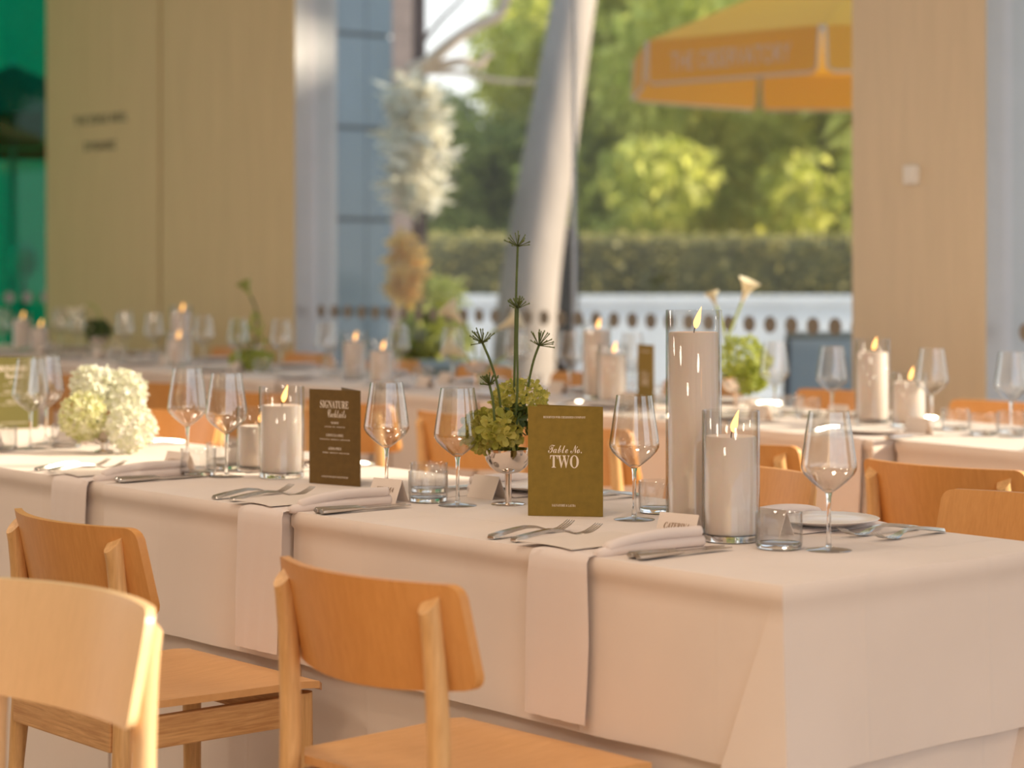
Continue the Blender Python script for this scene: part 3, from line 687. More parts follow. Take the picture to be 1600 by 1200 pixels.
def candle(h, wh, loc, lab_g, lab_c, r=.0505, flame=True, gg=None, gc=None, lean=.0):
    k = (h, r)
    if k not in CYL:
        CYL[k] = [('wall', mesh('wall', *lathe([(r, .004), (r, h-.001), (r-.0015, h), (r-.003, h-.001), (r-.003, .0125)], 40, True), 'cylglass', 60), []),
                  ('base', mesh('base', *lathe([(0, 0), (r-.003, 0), (r, .003), (r-.0005, .0122), (0, .0122)], 40), 'solidglass', 60), [])]
    spawn('glass_cylinder', CYL[k], lab_g, 'candle holder', loc, 0, gg)
    k = ('w', wh, r)
    if k not in CYL:
        rw = r-.0055; z0 = .0128
        V, Fc = lathe([(0, z0), (rw-.002, z0), (rw, z0+.002), (rw, wh-.003), (rw-.002, wh), (rw-.008, wh-.002), (.012, wh-.006), (0, wh-.006)], 32)
        wk = tube([(0, 0, wh-.0065), (.001, 0, wh+.004), (.003, 0, wh+.010)], .0012, 6)
        fz = wh+.006; prof = [(0, fz), (.0035, fz+.003), (.0058, fz+.009), (.0062, fz+.014), (.0045, fz+.023), (.002, fz+.033), (0, fz+.040)]
        fv, ff = lathe(prof, 12); fv = [Vector((v[0]+.004+.010*((v[2]-fz)/.04)**1.5, v[1], v[2])) for v in fv]
        CYL[k] = [('wax', mesh('wax', V, Fc, 'wax', 50), []), ('wick', mesh('wick', *wk, 'wick', True), [])]+([('flame', mesh('flame', fv, ff, 'flame', True), [])] if flame else [])
    spawn('pillar_candle', CYL[k], lab_c, 'candle', loc, A, gc)
plate_m = mesh('dinner_plate', *lathe([(0, 0), (.052, 0), (.055, .002), (.070, .005), (.098, .0115), (.100, .0128), (.098, .0138), (.070, .0075), (.055, .0045), (0, .004)], 48), 'china', 50)
def fork_parts():
    # along +y: handle end at y=0, tines at y=.2 ; arched, rests on handle end and tine bow
    ys = [0, .004, .03, .06, .085, .11, .125, .138, .150]; ws = [.0085, .0105, .0095, .0075, .0058, .0048, .0068, .0112, .0122]
    zs = [.002, .003, .007, .011, .0135, .012, .0085, .0045, .0030]; ts = [.004, .0055, .0055, .005, .0045, .0035, .0025, .002, .002]
    V, Fc = [], []
    for y, w, z, t in zip(ys, ws, zs, ts):
        V += [(-w, y, z), (-w*.8, y, z+t), (w*.8, y, z+t), (w, y, z), (w*.6, y, z-t*.25), (-w*.6, y, z-t*.25)]
    n = 6
    for i in range(len(ys)-1):
        for k in range(n): Fc.append([i*n+k, i*n+(k+1) % n, (i+1)*n+(k+1) % n, (i+1)*n+k])
    Fc += [list(range(n))[::-1], [(len(ys)-1)*n+k for k in range(n)]]
    head = [(V, Fc)]; tines = []
    for k in range(4):
        x = -.0096+k*.0064
        pts = [(x, .1485, .0040), (x, .160, .0036), (x, .175, .0062), (x, .190, .0125), (x*.95, .200, .0185)]
        tines.append(tube(pts, [.0021, .0019, .0018, .0016, .0008], 6, squash=.6))
    return head, tines
fh, ft = fork_parts()
fork_T = [('handle', mesh('handle', *fh[0], 'steel', 35), [])]+[('tine', mesh('tine', *t, 'steel', True), []) for t in ft]
def knife_parts():
    ys = [0, .003, .03, .07, .095, .10]; ws = [.0075, .0100, .0098, .0082, .0068, .0058]; ts = [.008, .0125, .0125, .010, .008, .0060]
    V, Fc = [], []; n = 8
    for y, w, t in zip(ys, ws, ts):
        for k in range(n):
            a = 2*math.pi*(k+.5)/n; V.append((w*math.cos(a), y, .0066+t*.5*math.sin(a)))
    for i in range(len(ys)-1):
        for k in range(n): Fc.append([i*n+k, i*n+(k+1) % n, (i+1)*n+(k+1) % n, (i+1)*n+k])
    Fc += [list(range(n))[::-1], [(len(ys)-1)*n+k for k in range(n)]]
    bl = [(-.0045, .099), (-.0055, .12), (-.0085, .135), (-.0090, .17), (-.006, .195), (.001, .215), (.0055, .212), (.0062, .16), (.0050, .099)]
    BV = [(x, y, .0040) for x, y in bl]+[(x, y, .0058) for x, y in bl]; k = len(bl)
    BF = [list(range(k))[::-1], list(range(k, 2*k))]+[[i, (i+1) % k, k+(i+1) % k, k+i] for i in range(k)]
    return (V, Fc), (BV, BF)
kh, kb = knife_parts()
knife_T = [('handle', mesh('handle', *kh, 'steel', 45), []), ('blade', mesh('blade', *kb, 'steel', 30), [])]
def napkin(w, inn, hang, edge_over=.012, layers=3, seed=0):
    """folded strip, guest edge of the table at y=0 (table to +y), hangs at y<0"""
    r = random.Random(seed); V, Fc = [], []; nx = 12
    path = [(inn, .0012)]+[(inn*(1-k/8), .0012+.0008*math.sin(k)) for k in range(1, 8)]+[(.015, .0014), (.0, .0016), (-.008, .0002), (-edge_over, -.010), (-edge_over-.001, -.03)]
    path += [(-edge_over-.001-.006*t, -.03-(hang-.03)*t) for t in (.15, .3, .45, .6, .8, 1.)]
    n = len(path); th = .0038
    for s in (0, 1):
        for k, (y, z) in enumerate(path):
            y2, z2 = path[min(k+1, n-1)]; y1, z1 = path[max(k-1, 0)]; t = Vector((0, y2-y1, z2-z1)).normalized(); nr = Vector((0, t.z, -t.y))
            if nr.z < -.5 or (abs(nr.z) <= .5 and nr.y > 0): nr = -nr
            if nr.z < 0 and k < 9: nr = -nr
            for i in range(nx+1):
                u = 2*i/nx-1; fl = .004*math.sin(u*5+k*.3+seed)*(k/n); roll = -.003*abs(u)**6
                x = u*(w/2+.004*math.sin(k*.5+seed)); V.append(Vector((x, y, z))+nr*((th+roll) if s else 0)*(1.)+Vector((0, -abs(fl) if k > 10 else 0, 0)))
    o2 = n*(nx+1)
    for k in range(n-1):
        for i in range(nx):
            a = k*(nx+1)+i; Fc += [[a, a+1, a+nx+2, a+nx+1], [o2+a+nx+1, o2+a+nx+2, o2+a+1, o2+a]]
    bd = [i for i in range(nx+1)]+[k*(nx+1)+nx for k in range(1, n)]+[(n-1)*(nx+1)+i for i in range(nx-1, -1, -1)]+[k*(nx+1) for k in range(n-2, 0, -1)]
    for a, b in zip(bd, bd[1:]+bd[:1]): Fc.append([a, a+o2, b+o2, b])
    return V, Fc
def flat_menu():
    V, Fc = [], []; nx, ny = 6, 12
    for s_ in (0, 1):
        for j in range(ny+1):
            for i in range(nx+1):
                u = 2*i/nx-1; f = j/ny; V.append((.075*u, -.012+.235*f-.010*(u*u-1)*(1-f), .003*(1-f)**2*(1-u*u*.3)+.0008*math.sin(f*3)+.0007*s_))
    o2 = (nx+1)*(ny+1)
    for k in range(ny):
        for i in range(nx):
            a = k*(nx+1)+i; Fc += [[a, a+nx+1, a+nx+2, a+1], [o2+a, o2+a+1, o2+a+nx+2, o2+a+nx+1]]
    bd = [i for i in range(nx+1)]+[k*(nx+1)+nx for k in range(1, ny+1)]+[ny*(nx+1)+i for i in range(nx-1, -1, -1)]+[k*(nx+1) for k in range(ny-1, 0, -1)]
    for a, b in zip(bd, bd[1:]+bd[:1]): Fc.append([a, b, b+o2, a+o2])
    return V, Fc
menu_m = mesh('menu_sheet', *flat_menu(), 'paper', 50)
nap_m = [mesh('napkin', *napkin(.150, .235, .275, seed=i), 'napkin', 50) for i in range(3)]
def fold_roll(seed):
    # two stacked soft folds lying on the table, along +y
    parts = []
    for k, (zz_, rr_) in enumerate(((.009, .0095), (.026, .0095))):
        pts = [(0, .0+.02*k, zz_*.45), (.002, .06, zz_*.8), (.003, .13, zz_+.001*k), (.002, .20, zz_), (.004, .235-.006*k, zz_)]
        parts.append(tube(smooth_path(pts, 4), [.006]+[rr_]*16, 12, squash=1.0))
    return parts
fr_ = fold_roll(0)
card_T = {}
def tent(L, h, sp):
    t = .0007; V = []
    for sx_ in (-1, 1): V += [(sx_*L/2, -sp, 0), (sx_*L/2, 0, h), (sx_*L/2, sp, 0), (sx_*L/2, sp-.0012, 0), (sx_*L/2, 0, h-.0024), (sx_*L/2, -sp+.0012, 0)]
    Fc = [[k, (k+1) % 6, 6+(k+1) % 6, 6+k] for k in range(6)]+[[0, 1, 4, 5], [1, 2, 3, 4], [11, 10, 7, 6], [10, 9, 8, 7]]
    return V, Fc
tent_m = mesh('leaf', *tent(.082, .046, .020), 'card')
def place_card(label, loc, rz, name=None, group=None):
    e = ob('place_card', None, None, loc, rz); tag(e, label, 'place card', group); ob('card', tent_m, e)
    if name:
        m_ = text_mesh(name, ITAL, .0115, .052, 'namink'); ang = math.atan2(.020, .046)
        o_ = ob('lettering', m_, e, (0, -.0145, .0146), 0, (-ang, 0, 0)); o_.location = (0, -.0123, .0195)
    return e

# ------------------------------------------------------------------ place settings
NAME = {0: 'CATERINA', 1: 'JEMIMA', 2: 'CONNOR'}
WH = ['at the CATERINA setting', 'at the JEMIMA setting', 'at the CONNOR setting']
def setting(x, edge, near, where, detail=True, nm=None, full=True, cy=None, group=None, card_dx=0, rzc=0, nap=0, card=True):
    s = 1 if near else -1; rz = 0 if near else math.pi
    def L(dx, dy, z=TZ): return Vector((x+s*dx, edge+s*dy, z+.0004))
    g = (lambda k: group+' '+k) if group else (lambda k: None)
    o = ob('napkin', nap_m[nap], None, L(.03, 0), rz); tag(o, 'folded blush napkin hanging over the table edge '+where, 'napkin', g('napkins'))
    if nm:
        o = ob('menu_sheet', menu_m, None, L(-.018, .004, TZ+.0060), rz); tag(o, 'cream paper menu sheet lying on the napkin '+where, 'menu')
    else:
        o = ob('dinner_plate', plate_m, None, L(0, .125, TZ+.0060), rz); tag(o, 'round white plate resting on the napkin '+where, 'plate', g('plates'))
    if detail:
        f = spawn('napkin_roll', [('fold', mesh('fold', *q, 'napkin', True), []) for q in fr_], 'two stacked napkin folds beside the knife '+where, 'napkin', L(.100, .008), rz-.05*s, g('napkin folds'))
        a = spawn('dinner_fork', fork_T, 'outer steel fork crossed under its neighbour '+where, 'fork', L(-.185, .018), rz+.05, g('outer forks'))
        b = spawn('dinner_fork', fork_T, 'inner steel fork nearer the plate '+where, 'fork', L(-.128, .022), rz-.02, g('inner forks'))
        a = spawn('dinner_knife', knife_T, 'outer steel table knife '+where, 'knife', L(.182, .026), rz-.02, g('outer knives'))
        b = spawn('dinner_knife', knife_T, 'inner steel table knife lying closer to the napkin folds '+where, 'knife', L(.158, .030), rz-.03, g('inner knives'))
    if card: place_card('small blush place card '+(('lettered '+nm) if nm else where), L(card_dx, .272), rz+rzc, nm, g('place cards') if not nm else None)
setting(-2.80, E1, True, WH[0], nm='CATERINA', card_dx=.03, rzc=math.radians(12))
setting(-3.665, E1-.018, True, WH[1], nm='JEMIMA', card_dx=.07, rzc=math.radians(8), nap=1)
setting(-4.445, E1-.006, True, WH[2], nm='CONNOR', card_dx=.03, rzc=math.radians(8), nap=2)
B1 = E1+W1
setting(-2.72, B1, False, 'opposite the CATERINA setting')
setting(-3.515, B1, False, 'opposite the JEMIMA setting')
setting(-4.42, B1-.01, False, 'opposite the CONNOR setting', nap=1)
setting(-5.25, B1-.01, False, 'beyond the white hydrangea', nap=2)
setting(-5.35, E1-.006, True, 'beside the pale olive menu', nap=1)

# near row glassware
for lab, px, py in [('wine glass beside the tumbler near the table corner', 1295, 860), ('wine glass between the TWO card and the tallest candle', 991, 812), ('wine glass beside the green hydrangea goblet', 715, 790),
                    ('wine glass in front of the shorter candle of the menu table', 354, 745)]:
    wineglass(lab, P(px, py))
for lab, px, rim in [('wine glass next to the cocktail menu', 604, 597), ('wine glass nearest the white hydrangea, menu side', 293, 575), ('front wine glass of the pair at the pale olive menu', 48, 560), ('rear wine glass of the pair at the pale olive menu', 72, 556)]:
    p = P(px, rim, TZ+.236); wineglass(lab, Vector((p.x, p.y, TZ)))
for lab, px, py in [('tumbler in front of the short candle at the table corner', 1217, 857), ('front tumbler beside the JEMIMA card', 669, 784), ('rear tumbler nested behind the JEMIMA tumbler', 670, 769),
                    ('tumbler beside the CONNOR card', 310, 743), ('sunlit tumbler behind the menu table candles', 349, 733), ('tumbler half hidden behind the tallest candle', 1030, 801),
                    ('tumbler in front of the pale olive menu', 2, 704), ('tumbler between the olive menu glasses and hydrangea', 104, 699)]:
    tumbler(lab, P(px, py))
candle(.402, .362, P(1084, 831), 'tallest glass candle cylinder in the near row', 'tall ivory pillar candle lit in the tallest near cylinder')
candle(.229, .184, P(1142, 845), 'short glass candle cylinder beside the CATERINA card', 'short ivory candle lit beside the CATERINA card')
candle(.206, .164, P(440, 746), 'taller glass cylinder beside the cocktail menu', 'ivory candle lit beside the cocktail menu')
candle(.150, .106, P(404, 736), 'low glass cylinder behind the cocktail menu candle', 'low ivory candle behind the cocktail menu candle')

# standing cards (folded, spine upright)
def standing_card(name, label, p0, p1, h, mat, lines, ang=22, off=.0011, group=None, spine='right'):
    """p0,p1: bottom left and bottom right of the printed leaf on the table"""
    v = p1-p0; w = v.length; rz = math.atan2(v.y, v.x); mid = (p0+p1)/2
    e = ob(name, None, None, Vector((mid.x, mid.y, TZ+.0004)), rz); tag(e, label, 'card', group)
    ob('front_leaf', mesh('front_leaf', *box(-w/2, w/2, -.0006, .0006, 0, h), mat), e)
    sx_ = w/2 if spine == 'right' else -w/2
    bm_ = XF(box(-w, 0, -.0006, .0006, 0, h) if spine == 'right' else box(0, w, -.0006, .0006, 0, h), Matrix.Translation((sx_, .0014, 0)) @ Matrix.Rotation(math.radians(-ang if spine == 'right' else ang), 4, 'Z'))
    ob('back_leaf', mesh('back_leaf', *bm_, mat), e)
    for s, st, fx, fz, hh, ww in lines: ob('lettering', text_mesh(s, st, hh*h, ww*w, 'ink'), e, (fx*w, -off, fz*h))
    return e
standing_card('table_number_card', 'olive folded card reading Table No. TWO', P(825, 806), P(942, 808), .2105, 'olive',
              [('RESERVED FOR CHERISHED COMPANY', SERIF, -.012, .893, .020, .565), ('Table No.', SCRIPT, -.005, .575, .075, .45), ('TWO', SERIF, -.012, .440, .118, .385), ('SALVATORE & LAURA', SERIF, -.02, .088, .022, .315)])
menu_lines = [('SIGNATURE', SERIF, 0, .805, .080, .56), ('Cocktails', SCRIPT, .05, .708, .085, .36), ('NEGRONI', SERIF, .01, .640, .024, .15), ('CAMPARI · GIN · VERMOUTH', SERIF, .01, .603, .0125, .40),
              ('LIMONCELLO SPRITZ', SERIF, .01, .508, .027, .34), ('LIMONCELLO · PROSECCO · SODA WATER', SERIF, .01, .470, .013, .60), ('APEROL SPRITZ', SERIF, .01, .368, .027, .26), ('APEROL · PROSECCO · SODA WATER', SERIF, .03, .330, .013, .53),
              ('A TOAST TO THE HAPPY COUPLE TONIGHT', SERIF, .01, .075, .018, .53)]
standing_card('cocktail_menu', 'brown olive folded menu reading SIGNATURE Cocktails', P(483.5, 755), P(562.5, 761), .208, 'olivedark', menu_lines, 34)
standing_card('cocktail_menu', 'olive menu in a painted sunlit tone behind a pair of wine glasses', P(-22, 671), P(60, 669), .208, 'olivesunlit', menu_lines, 30)

# ------------------------------------------------------------------ flowers
def floret(size, curl, r):
    V, Fc = [], []
    for k in range(4):
        a = k*math.pi/2+r.uniform(-.2, .2); c, s = math.cos(a), math.sin(a); z = r.uniform(-.1, .15)
        pts = [(0, 0, 0), (.34, -.30, .10+z), (.78, -.34, .22+curl+z), (1.0, 0, .16+curl*1.4+z), (.78, .34, .22+curl+z), (.34, .30, .10+z), (.55, 0, .02+z)]
        n = len(V); V += [Vector((x*c-y*s, x*s+y*c, q))*size for x, y, q in pts]
        Fc += [[n, n+1, n+6], [n+1, n+2, n+6], [n+2, n+3, n+6], [n+3, n+4, n+6], [n+4, n+5, n+6], [n+5, n, n+6]]
    return V, Fc
def head_mesh(lst, nfl, size, mat, seed, name='florets', curl=.15):
    r = random.Random(seed); V, Fc = [], []
    for c, rad in lst:
        for i in range(nfl):
            z = 1-2*(i+.5)/nfl; a = i*2.39996; q = math.sqrt(1-z*z)
            n = Vector((q*math.cos(a), q*math.sin(a), z)); p = Vector(c)+Vector((n.x*rad[0], n.y*rad[1], n.z*rad[2]))*r.uniform(.86, 1.06)
            n = (n+Vector((r.gauss(0, .3), r.gauss(0, .3), r.gauss(0, .3)))).normalized()
            m4 = Matrix.Translation(p) @ n.to_track_quat('Z', 'Y').to_matrix().to_4x4() @ Matrix.Rotation(r.uniform(0, 6), 4, 'Z')
            v, f = XF(floret(size*r.uniform(.75, 1.2), curl, r), m4); k = len(V); V += v; Fc += [[j+k for j in t] for t in f]
    m_ = bpy.data.meshes.new(name); m_.from_pydata([tuple(v) for v in V], [], Fc); m_.materials.append(M[mat]); m_.update(); return m_
gob_T = [('bowl', mesh('bowl', *lathe([(0, .062), (.010, .0622), (.024, .066), (.037, .076), (.0455, .090), (.0485, .106), (.0488, .112), (.0475, .112), (.046, .104), (.040, .088), (.026, .073), (0, .068)], 40), 'silver', 50), []),
         ('stem', mesh('stem', *lathe([(0, .004), (.0068, .004), (.0068, .0618), (0, .0618)], 20), 'silver', 50), []),
         ('foot', mesh('foot', *lathe([(0, 0), (.034, 0), (.035, .001), (.033, .0025), (.008, .004), (0, .004)], 36), 'silver', 50), [])]
def flower(name, label, loc, parts, cat='flower', group=None, rz=0): return spawn(name, parts, label, cat, loc, rz, group)
def stalk(path, r, mat='stemg'): return mesh('stalk', *tube(smooth_path(path, 5), r, 8), mat, True)
g0 = P(794, 788)
spawn('silver_goblet', gob_T, 'silver goblet holding green hydrangeas beside the TWO card', 'vase', g0)
flower('hydrangea', 'green hydrangea head resting low over the silver goblet rim', g0,
       [('florets', head_mesh([((-.022, -.024, .148), (.058, .050, .038))], 84, .0195, 'hydr', 1), []), ('stalk', stalk([(0, 0, .075), (-.01, -.008, .11), (-.03, -.018, .14)], .004), [])])
hv = D(812, 622, 4.50)-g0
flower('hydrangea', 'upper olive green hydrangea head with tight small florets', g0,
       [('florets', head_mesh([((hv.x, hv.y, hv.z), (.058, .055, .032))], 110, .0115, 'hydr', 2, curl=.25), []), ('stalk', stalk([(0, 0, .08), (.008, .008, .14), (hv.x, hv.y, hv.z-.01)], .004), []),
        ('leaf', head_mesh([((.012, .012, .168), (.028, .028, .024))], 14, .02, 'hydrdark', 5, 'leaf'), [])])
def umbel(c, axis, R, n, seed):
    r = random.Random(seed); parts = []; q = Vector(axis).normalized().to_track_quat('Z', 'Y')
    for i in range(n):
        a = i*2.39996; th = math.radians(r.uniform(12, 88)) if i else 0
        d = q @ Vector((math.sin(th)*math.cos(a), math.sin(th)*math.sin(a), math.cos(th))); ln = R*r.uniform(.8, 1.08)
        parts.append(tube([Vector(c), Vector(c)+d*ln*.9, Vector(c)+d*ln], [.0008, .0011, .0014], 5))
        tip = Vector(c)+d*ln; parts.append(XF(lathe([(0, -.0022), (.0018, 0), (0, .0026)], 6), Matrix.Translation(tip)))
    return mesh('umbel', *J(*parts), 'seed', True)
for k, (lab, bpx, bpy_, mx_, my_, hx, hy, dd, R, n) in enumerate([
        ('tallest green seed head on a long straight stem', 803, 600, 806, 480, 809, 385, 4.46, .029, 13),
        ('seed head halfway up beside the longest stem', 808, 600, 808, 540, 809, 482, 4.43, .024, 26),
        ('seed head leaning out toward the glass side over the goblet', 780, 604, 768, 570, 754, 536, 4.44, .030, 22),
        ('seed head leaning out on the candle side over the goblet', 821, 612, 832, 570, 842, 540, 4.46, .031, 22),
        ('lowest short seed head beside the green hydrangea', 774, 650, 770, 625, 765, 602, 4.40, .024, 34)]):
    a, b_, c_ = D(bpx, bpy_+14, dd)-g0, D(mx_, my_, dd)-g0, D(hx, hy, dd)-g0
    flower('seed_head', lab, g0, [('stalk', stalk([(a.x*.3, a.y*.3, .082), a, b_, c_], .0026), []), ('umbel', umbel(c_, c_-b_, R, n, k), [])])
# white hydrangea
w0 = P(163, 706)
bz = [('bowl', mesh('bowl', *lathe([(0, .022), (.012, .023), (.032, .036), (.040, .056), (.038, .056), (.030, .040), (0, .028)], 32), 'silver', 50), []), ('foot', mesh('foot', *lathe([(0, 0), (.026, 0), (.027, .002), (.009, .008), (.008, .022), (0, .022)], 28), 'silver', 50), [])]
spawn('silver_goblet', bz, 'low metal cup under the white hydrangeas', 'vase', w0)
def whead(lab, px, py, d, r, seed, nf=110, mat='hydrw'):
    v = D(px, py, d)-w0
    flower('hydrangea', lab, w0, [('florets', head_mesh([((v.x, v.y, v.z), r)], nf, .0165, mat, seed), []), ('stalk', stalk([(0, 0, .035), (v.x*.4, v.y*.4, .06), (v.x, v.y, v.z)], .004), [])])
whead('topmost creamy white hydrangea head tinged with green', 144, 604, 5.72, (.054, .052, .050), 11)
whead('sunlit white hydrangea head on the menu side', 194, 616, 5.75, (.056, .054, .056), 12)
whead('greenish white hydrangea head on the wine glass side', 130, 650, 5.62, (.058, .054, .054), 13, 110, 'hydrwg')
whead('lowest white hydrangea head spreading toward the place card', 206, 668, 5.60, (.060, .056, .054), 14)
# flowers of the far row
def R2(px, v=0):
    k = (px-CX)/F; a = k*ca-sa; b = k*sa+ca    # x=d a, y=d b ; y = 5.06-.095(x+3.8)+v
    d = (5.06-.361+v)/(b+.095*a); return Vector((d*a, d*b, TZ)), d
def calla(path, size, mat='calla', smat='stemlite'):
    pts = smooth_path(path, 5); end = pts[-1]; ax = (pts[-1]-pts[-3]).normalized(); q = ax.to_track_quat('Z', 'Y').to_matrix().to_4x4()
    V, Fc = [], []; n, m_ = 14, 7
    for j in range(m_+1):
        f = j/m_
        for i in range(n):
            a = 2*math.pi*i/n; lip = (math.cos(a)+1)/2; rr_ = size*(.06+.16*f+.30*f**4*(.5+.8*lip)); z = size*(f*.85+.35*lip*f**3-.12*f**5*lip)
            V.append(Vector((rr_*math.cos(a)+size*.18*lip*f**4, rr_*math.sin(a), z)))
    for j in range(m_):
        for i in range(n): Fc.append([j*n+i, j*n+(i+1) % n, (j+1)*n+(i+1) % n, (j+1)*n+i])
    n0 = len(V); V += [v*.96 for v in V]; Fc += [[k+n0 for k in f[::-1]] for f in Fc]
    return [('stalk', mesh('stalk', *tube(pts, .0045, 8), smat, True), []), ('spathe', mesh('spathe', *XF((V, Fc), Matrix.Translation(end-ax*size*.05) @ q), mat, True), [])]
g3, d3 = R2(1150, .02)
spawn('silver_goblet', gob_T, 'silver goblet of lime hydrangea in the far row', 'vase', g3)
v = D(1160, 568, d3)-g3
flower('hydrangea', 'lime green hydrangea spilling over a goblet in the far row', g3, [('florets', head_mesh([((v.x, v.y, v.z+.012), (.088, .080, .070)), ((v.x+.03, v.y-.0, v.z-.045), (.055, .05, .045))], 100, .019, 'hydrlite', 21), []), ('stalk', stalk([(0, 0, .075), (.01, 0, .12), (v.x, v.y, v.z)], .004), [])])
for lab, pts in [('upright white calla lily with curled lip above the lime hydrangea', [(1135, 545), (1140, 520), (1152, 490), (1160, 470)]), ('small white calla bud behind the tallest candle', [(1136, 545), (1130, 515), (1123, 490), (1119, 478)])]:
    q = [(0, 0, .08)]+[D(a, b_, d3)-g3 for a, b_ in pts]; flower('calla_lily', lab, g3, calla(q, .075 if 'upright' in lab else .05))
g4, d4 = R2(745, -.05)
spawn('silver_goblet', gob_T, 'silver goblet of white calla lilies in the far row', 'vase', g4)
for lab, pts, s in [('white calla lily reaching highest beside the seed heads', [(748, 590), (742, 550), (735, 522), (722, 505)], .09), ('white calla lily arching over behind the seed heads', [(750, 590), (755, 550), (762, 525), (780, 513)], .09),
                    ('white calla lily drooping on the wine glass side', [(746, 600), (742, 578), (735, 562), (727, 556)], .085), ('white calla lily opening toward the tall candle', [(752, 600), (765, 575), (785, 560), (797, 552)], .08)]:
    q = [(0, 0, .08)]+[D(a, b_, d4)-g4 for a, b_ in pts]; flower('calla_lily', lab, g4, calla(q, s))
g5, d5 = R2(395, 0)
spawn('silver_goblet', gob_T, 'dark goblet of lime leaves in front of the timber wall edge', 'vase', g5)
v = D(392, 562, d5)-g5
flower('hydrangea', 'low lime hydrangea in front of the timber wall edge', g5, [('florets', head_mesh([((v.x, v.y, v.z), (.10, .09, .040))], 90, .022, 'hydrlite', 23), []), ('stalk', stalk([(0, 0, .075), (v.x*.5, v.y*.5, .1), (v.x, v.y, v.z)], .004), [])])
q = [(0, 0, .08)]+[D(a, b_, d5)-g5 for a, b_ in [(400, 540), (402, 500), (398, 478), (391, 462)]]
flower('calla_lily', 'tall thin green calla bud above the lime leaves', g5, calla(q, .07, 'callag', 'stemg'))
for lab, px, py, r_, mt in [('lime anthurium leaf on the wine glass side', 372, 520, (.028, .02, .05), 'callag'), ('green upright leaf beside the calla bud', 400, 525, (.035, .02, .10), 'callag')]:
    v = D(px, py, d5)-g5; flower('leaf_spray', lab, g5, [('leaves', head_mesh([((v.x, v.y, v.z), r_)], 14, .03, mt, 31, 'leaves'), []), ('stalk', stalk([(0, 0, .08), (v.x*.6, v.y*.6, v.z*.7), (v.x, v.y, v.z)], .003), [])])
g6, d6 = R2(154, 0)
spawn('silver_goblet', gob_T, 'silver goblet of dark leaves and calla below the wall lettering', 'vase', g6)
v = D(153, 516, d6)-g6
flower('hydrangea', 'dark green leafy ball in the goblet below the wall lettering', g6, [('florets', head_mesh([((v.x, v.y, v.z), (.07, .06, .05))], 60, .02, 'hydrdark', 24), []), ('stalk', stalk([(0, 0, .075), (v.x*.5, v.y*.5, .1), (v.x, v.y, v.z)], .004), [])])
for lab, pts, s in [('pale calla lily bending over the dark leafy ball', [(156, 500), (152, 484), (142, 474), (133, 478)], .08), ('cream calla lily drooping low beside the dark leafy ball', [(160, 515), (168, 512), (174, 520), (177, 528)], .075)]:
    q = [(0, 0, .08)]+[D(a, b_, d6)-g6 for a, b_ in pts]; flower('calla_lily', lab, g6, calla(q, s))

# ------------------------------------------------------------------ far row tableware
gg = 'wine glasses on the far row of tables'
for px, rim, lab in [(5, 482, 'at the outer side of the green glass candles'),
    (95, 482, 'next to the shorter green glass candle'),
    (122, 484, 'just before the dark leafy ball'),
    (195, 487, 'just past the drooping cream calla'),
    (240, 489, 'before the candles at the wall joint'),
    (318, 493, 'after the candles at the wall joint'),
    (372, 498, 'in front of the lime anthurium leaf'),
    (439, 499, 'before the timber wall edge'),
    (510, 503, 'in front of the pale metal jamb'),
    (622, 506, 'behind the front candle of the blue wing pair'),
    (707, 512, 'beside the drooping white calla'),
    (805, 514, 'behind the seed heads'),
    (890, 517, 'between the pale trunk and the card candles'),
    (988, 520, 'behind the standing number card'),
    (1210, 534, 'beside the lime hydrangea'),
    (1300, 541, 'before the terrace chair'),
    (1456, 544, 'beside the short pillar candle'),
    (1580, 550, 'before the metal edge of the pillar')]:
    p = P(px, rim, TZ+.236); wineglass('far row wine glass '+lab, Vector((p.x, p.y, TZ)), gg)
def far_candle(px, rim, wax, v, lg, lc):
    p, d = R2(px, v); h = CZ-(rim-YH)/F*d-TZ; w = CZ-(wax-YH)/F*d-TZ
    candle(round(h, 3), round(w, 3), p, lg, lc, .0515)
for a in [(34, 489, 499, .02, 'taller glass cylinder in front of the green glass', 'taller lit candle in front of the green glass'), (62, 503, 512, -.06, 'shorter glass cylinder in front of the green glass', 'shorter lit candle in front of the green glass'),
          (283, 478, 488, .06, 'tall glass cylinder by the vertical wall joint', 'tall lit candle by the vertical wall joint'), (277, 520, 531, -.10, 'short glass cylinder before the tall one by the wall joint', 'short lit candle before the tall one by the wall joint'),
          (553, 517, 534, .04, 'rear glass cylinder of the pair before the blue grey wing', 'rear lit candle of the pair before the blue grey wing'), (596, 530, 549, -.13, 'front glass cylinder of the pair before the blue grey wing', 'front lit candle of the pair before the blue grey wing'),
          (932, 500, 516, .05, 'tall glass cylinder beside the standing far row card', 'tall lit candle beside the standing far row card'), (957, 537, 554, -.05, 'short glass cylinder beside the standing far row card', 'short lit candle beside the standing far row card'),
          (1363, 529, 550, .02, 'tall glass cylinder in front of the timber pillar', 'tall lit candle in front of the timber pillar'), (1420, 582, 597, .0, 'short glass cylinder in front of the timber pillar', 'short lit candle in front of the timber pillar')]:
    far_candle(*a)
p, d = R2(1014, -.10)
q0, q1 = R2(996, -.10)[0], R2(1034, -.145)[0]
standing_card('table_number_card', 'small olive number card standing in the far row', q0, q0+(q1-q0).normalized()*.128, .2105, 'olive',
              [('RESERVED FOR CHERISHED COMPANY', SERIF, 0, .88, .03, .6), ('Table No.', SCRIPT, 0, .50, .09, .46), ('ONE', SERIF, 0, .35, .13, .42)], 24)
rr = random.Random(5)
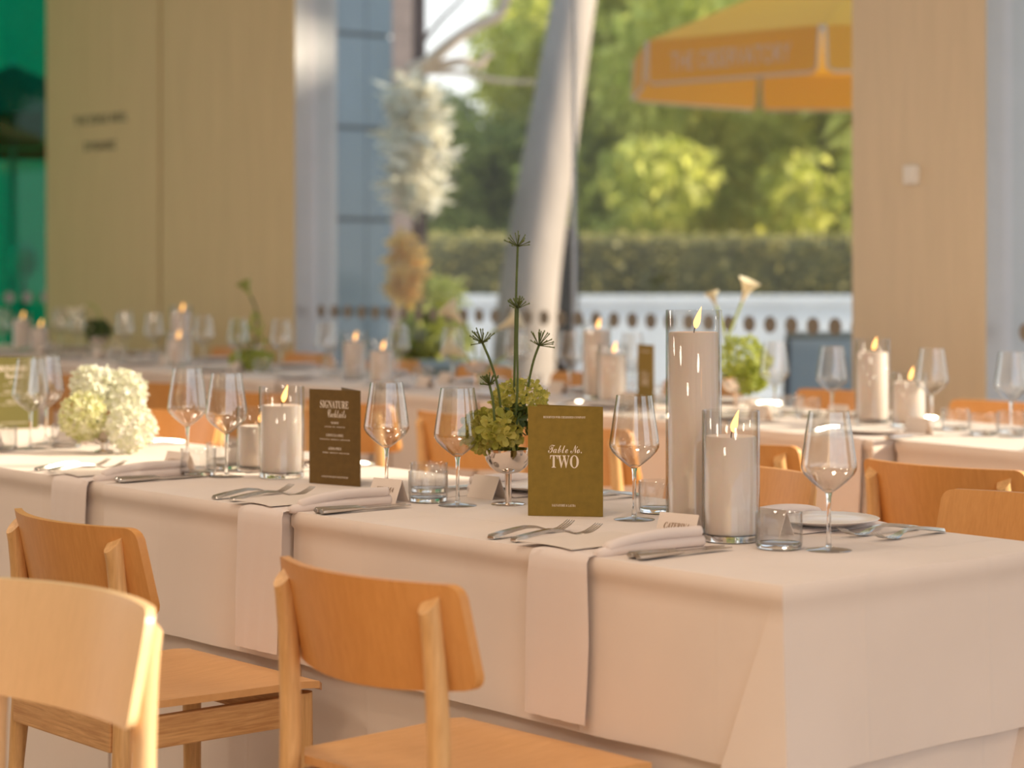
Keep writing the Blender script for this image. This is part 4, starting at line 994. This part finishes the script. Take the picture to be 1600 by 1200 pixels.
occ = [(o.location.x, o.location.y) for o in C.objects if o.parent is None and o.get('category') in ('wine glass', 'candle holder', 'vase', 'tumbler', 'card')]+[(P(*q).x, P(*q).y) for q in ((1236, 647), (1262, 652), (1493, 672), (1537, 680))]
def clear(p, r):
    return all((p.x-a)**2+(p.y-b)**2 > r*r for a, b in occ)
def rowpt(x, v): return Vector((x+v*math.sin(-TH)*0, yc(x)+v, TZ+.0004))
FW = 'on the far row of tables'
xs_n = [-3.30, -4.05, -4.72, -5.35, -6.02, -6.72, -7.45, -8.2, -8.95, -9.7, -10.45]
xs_f = [-3.70, -4.50, -5.28, -6.05, -6.80, -7.52, -8.3, -9.1, -9.9, -10.7]
# ends of the tables are stepped, keep clear of the seams
for side, xs_ in ((1, xs_n), (-1, xs_f)):
    for i, x in enumerate(xs_):
        rz = TH if side > 0 else TH+math.pi
        k = next(j for j in range(7) if xe[j+1] <= x <= xe[j]); xm_ = (xe[k]+xe[k+1])/2
        ymid_ = yc(xm_)+.01-(.07 if k == 1 else 0)+math.tan(TH)*(x-xm_)
        def LL(dx, dy, z=0):   # dy measured from the guest's edge inwards
            e_ = Vector((math.cos(rz), math.sin(rz), 0)); n_ = Vector((-math.sin(rz), math.cos(rz), 0))
            return Vector((x, ymid_, TZ+.0004+z))-n_*.37+e_*dx+n_*dy
        sd = 'guest side nearest the near row' if side > 0 else 'guest side nearest the glass front'
        tag(ob('napkin', nap_m[i % 3], None, LL(.03, 0), rz), 'folded blush napkin hanging at the far row, '+sd, 'napkin', 'far row napkins, '+sd)
        tag(ob('dinner_plate', plate_m, None, LL(0, .125, .0060), rz), 'white plate on the far row, '+sd, 'plate', 'far row plates, '+sd)
        pcp = next((q for q in (LL(.05, .262), LL(.0, .262), LL(-.05, .262), LL(.10, .262), LL(.05, .235)) if clear(q, .095)), None)
        if pcp: place_card('blank blush place card on the far row, '+sd, pcp, rz, None, 'far row place cards, '+sd)
        tp_ = next((q for q in (LL(.17, .30), LL(.22, .28), LL(.25, .24), LL(-.2, .28), LL(-.25, .26)) if clear(q, .10)), None)
        if (x < -6.4 or side < 0) and tp_: occ.append((tp_.x, tp_.y)); tumbler('empty tumbler on the far row, '+sd, tp_, 'far row tumblers, '+sd)
        if x > -6.2:
            spawn('dinner_fork', fork_T, 'steel fork on the far row, '+sd, 'fork', LL(-.15, .03), rz, 'far row forks, '+sd)
            spawn('dinner_knife', knife_T, 'steel knife on the far row, '+sd, 'knife', LL(.16, .03), rz, 'far row knives, '+sd)
for lab, px, py in [('tumbler beside the lime hydrangea in the far row', 1236, 647), ('second tumbler beside the lime hydrangea, nearer the candles', 1262, 652), ('tumbler beside the place card by the timber pillar', 1493, 672), ('tumbler touching the last wine glass of the far row', 1537, 680)]:
    tumbler(lab, P(px, py))
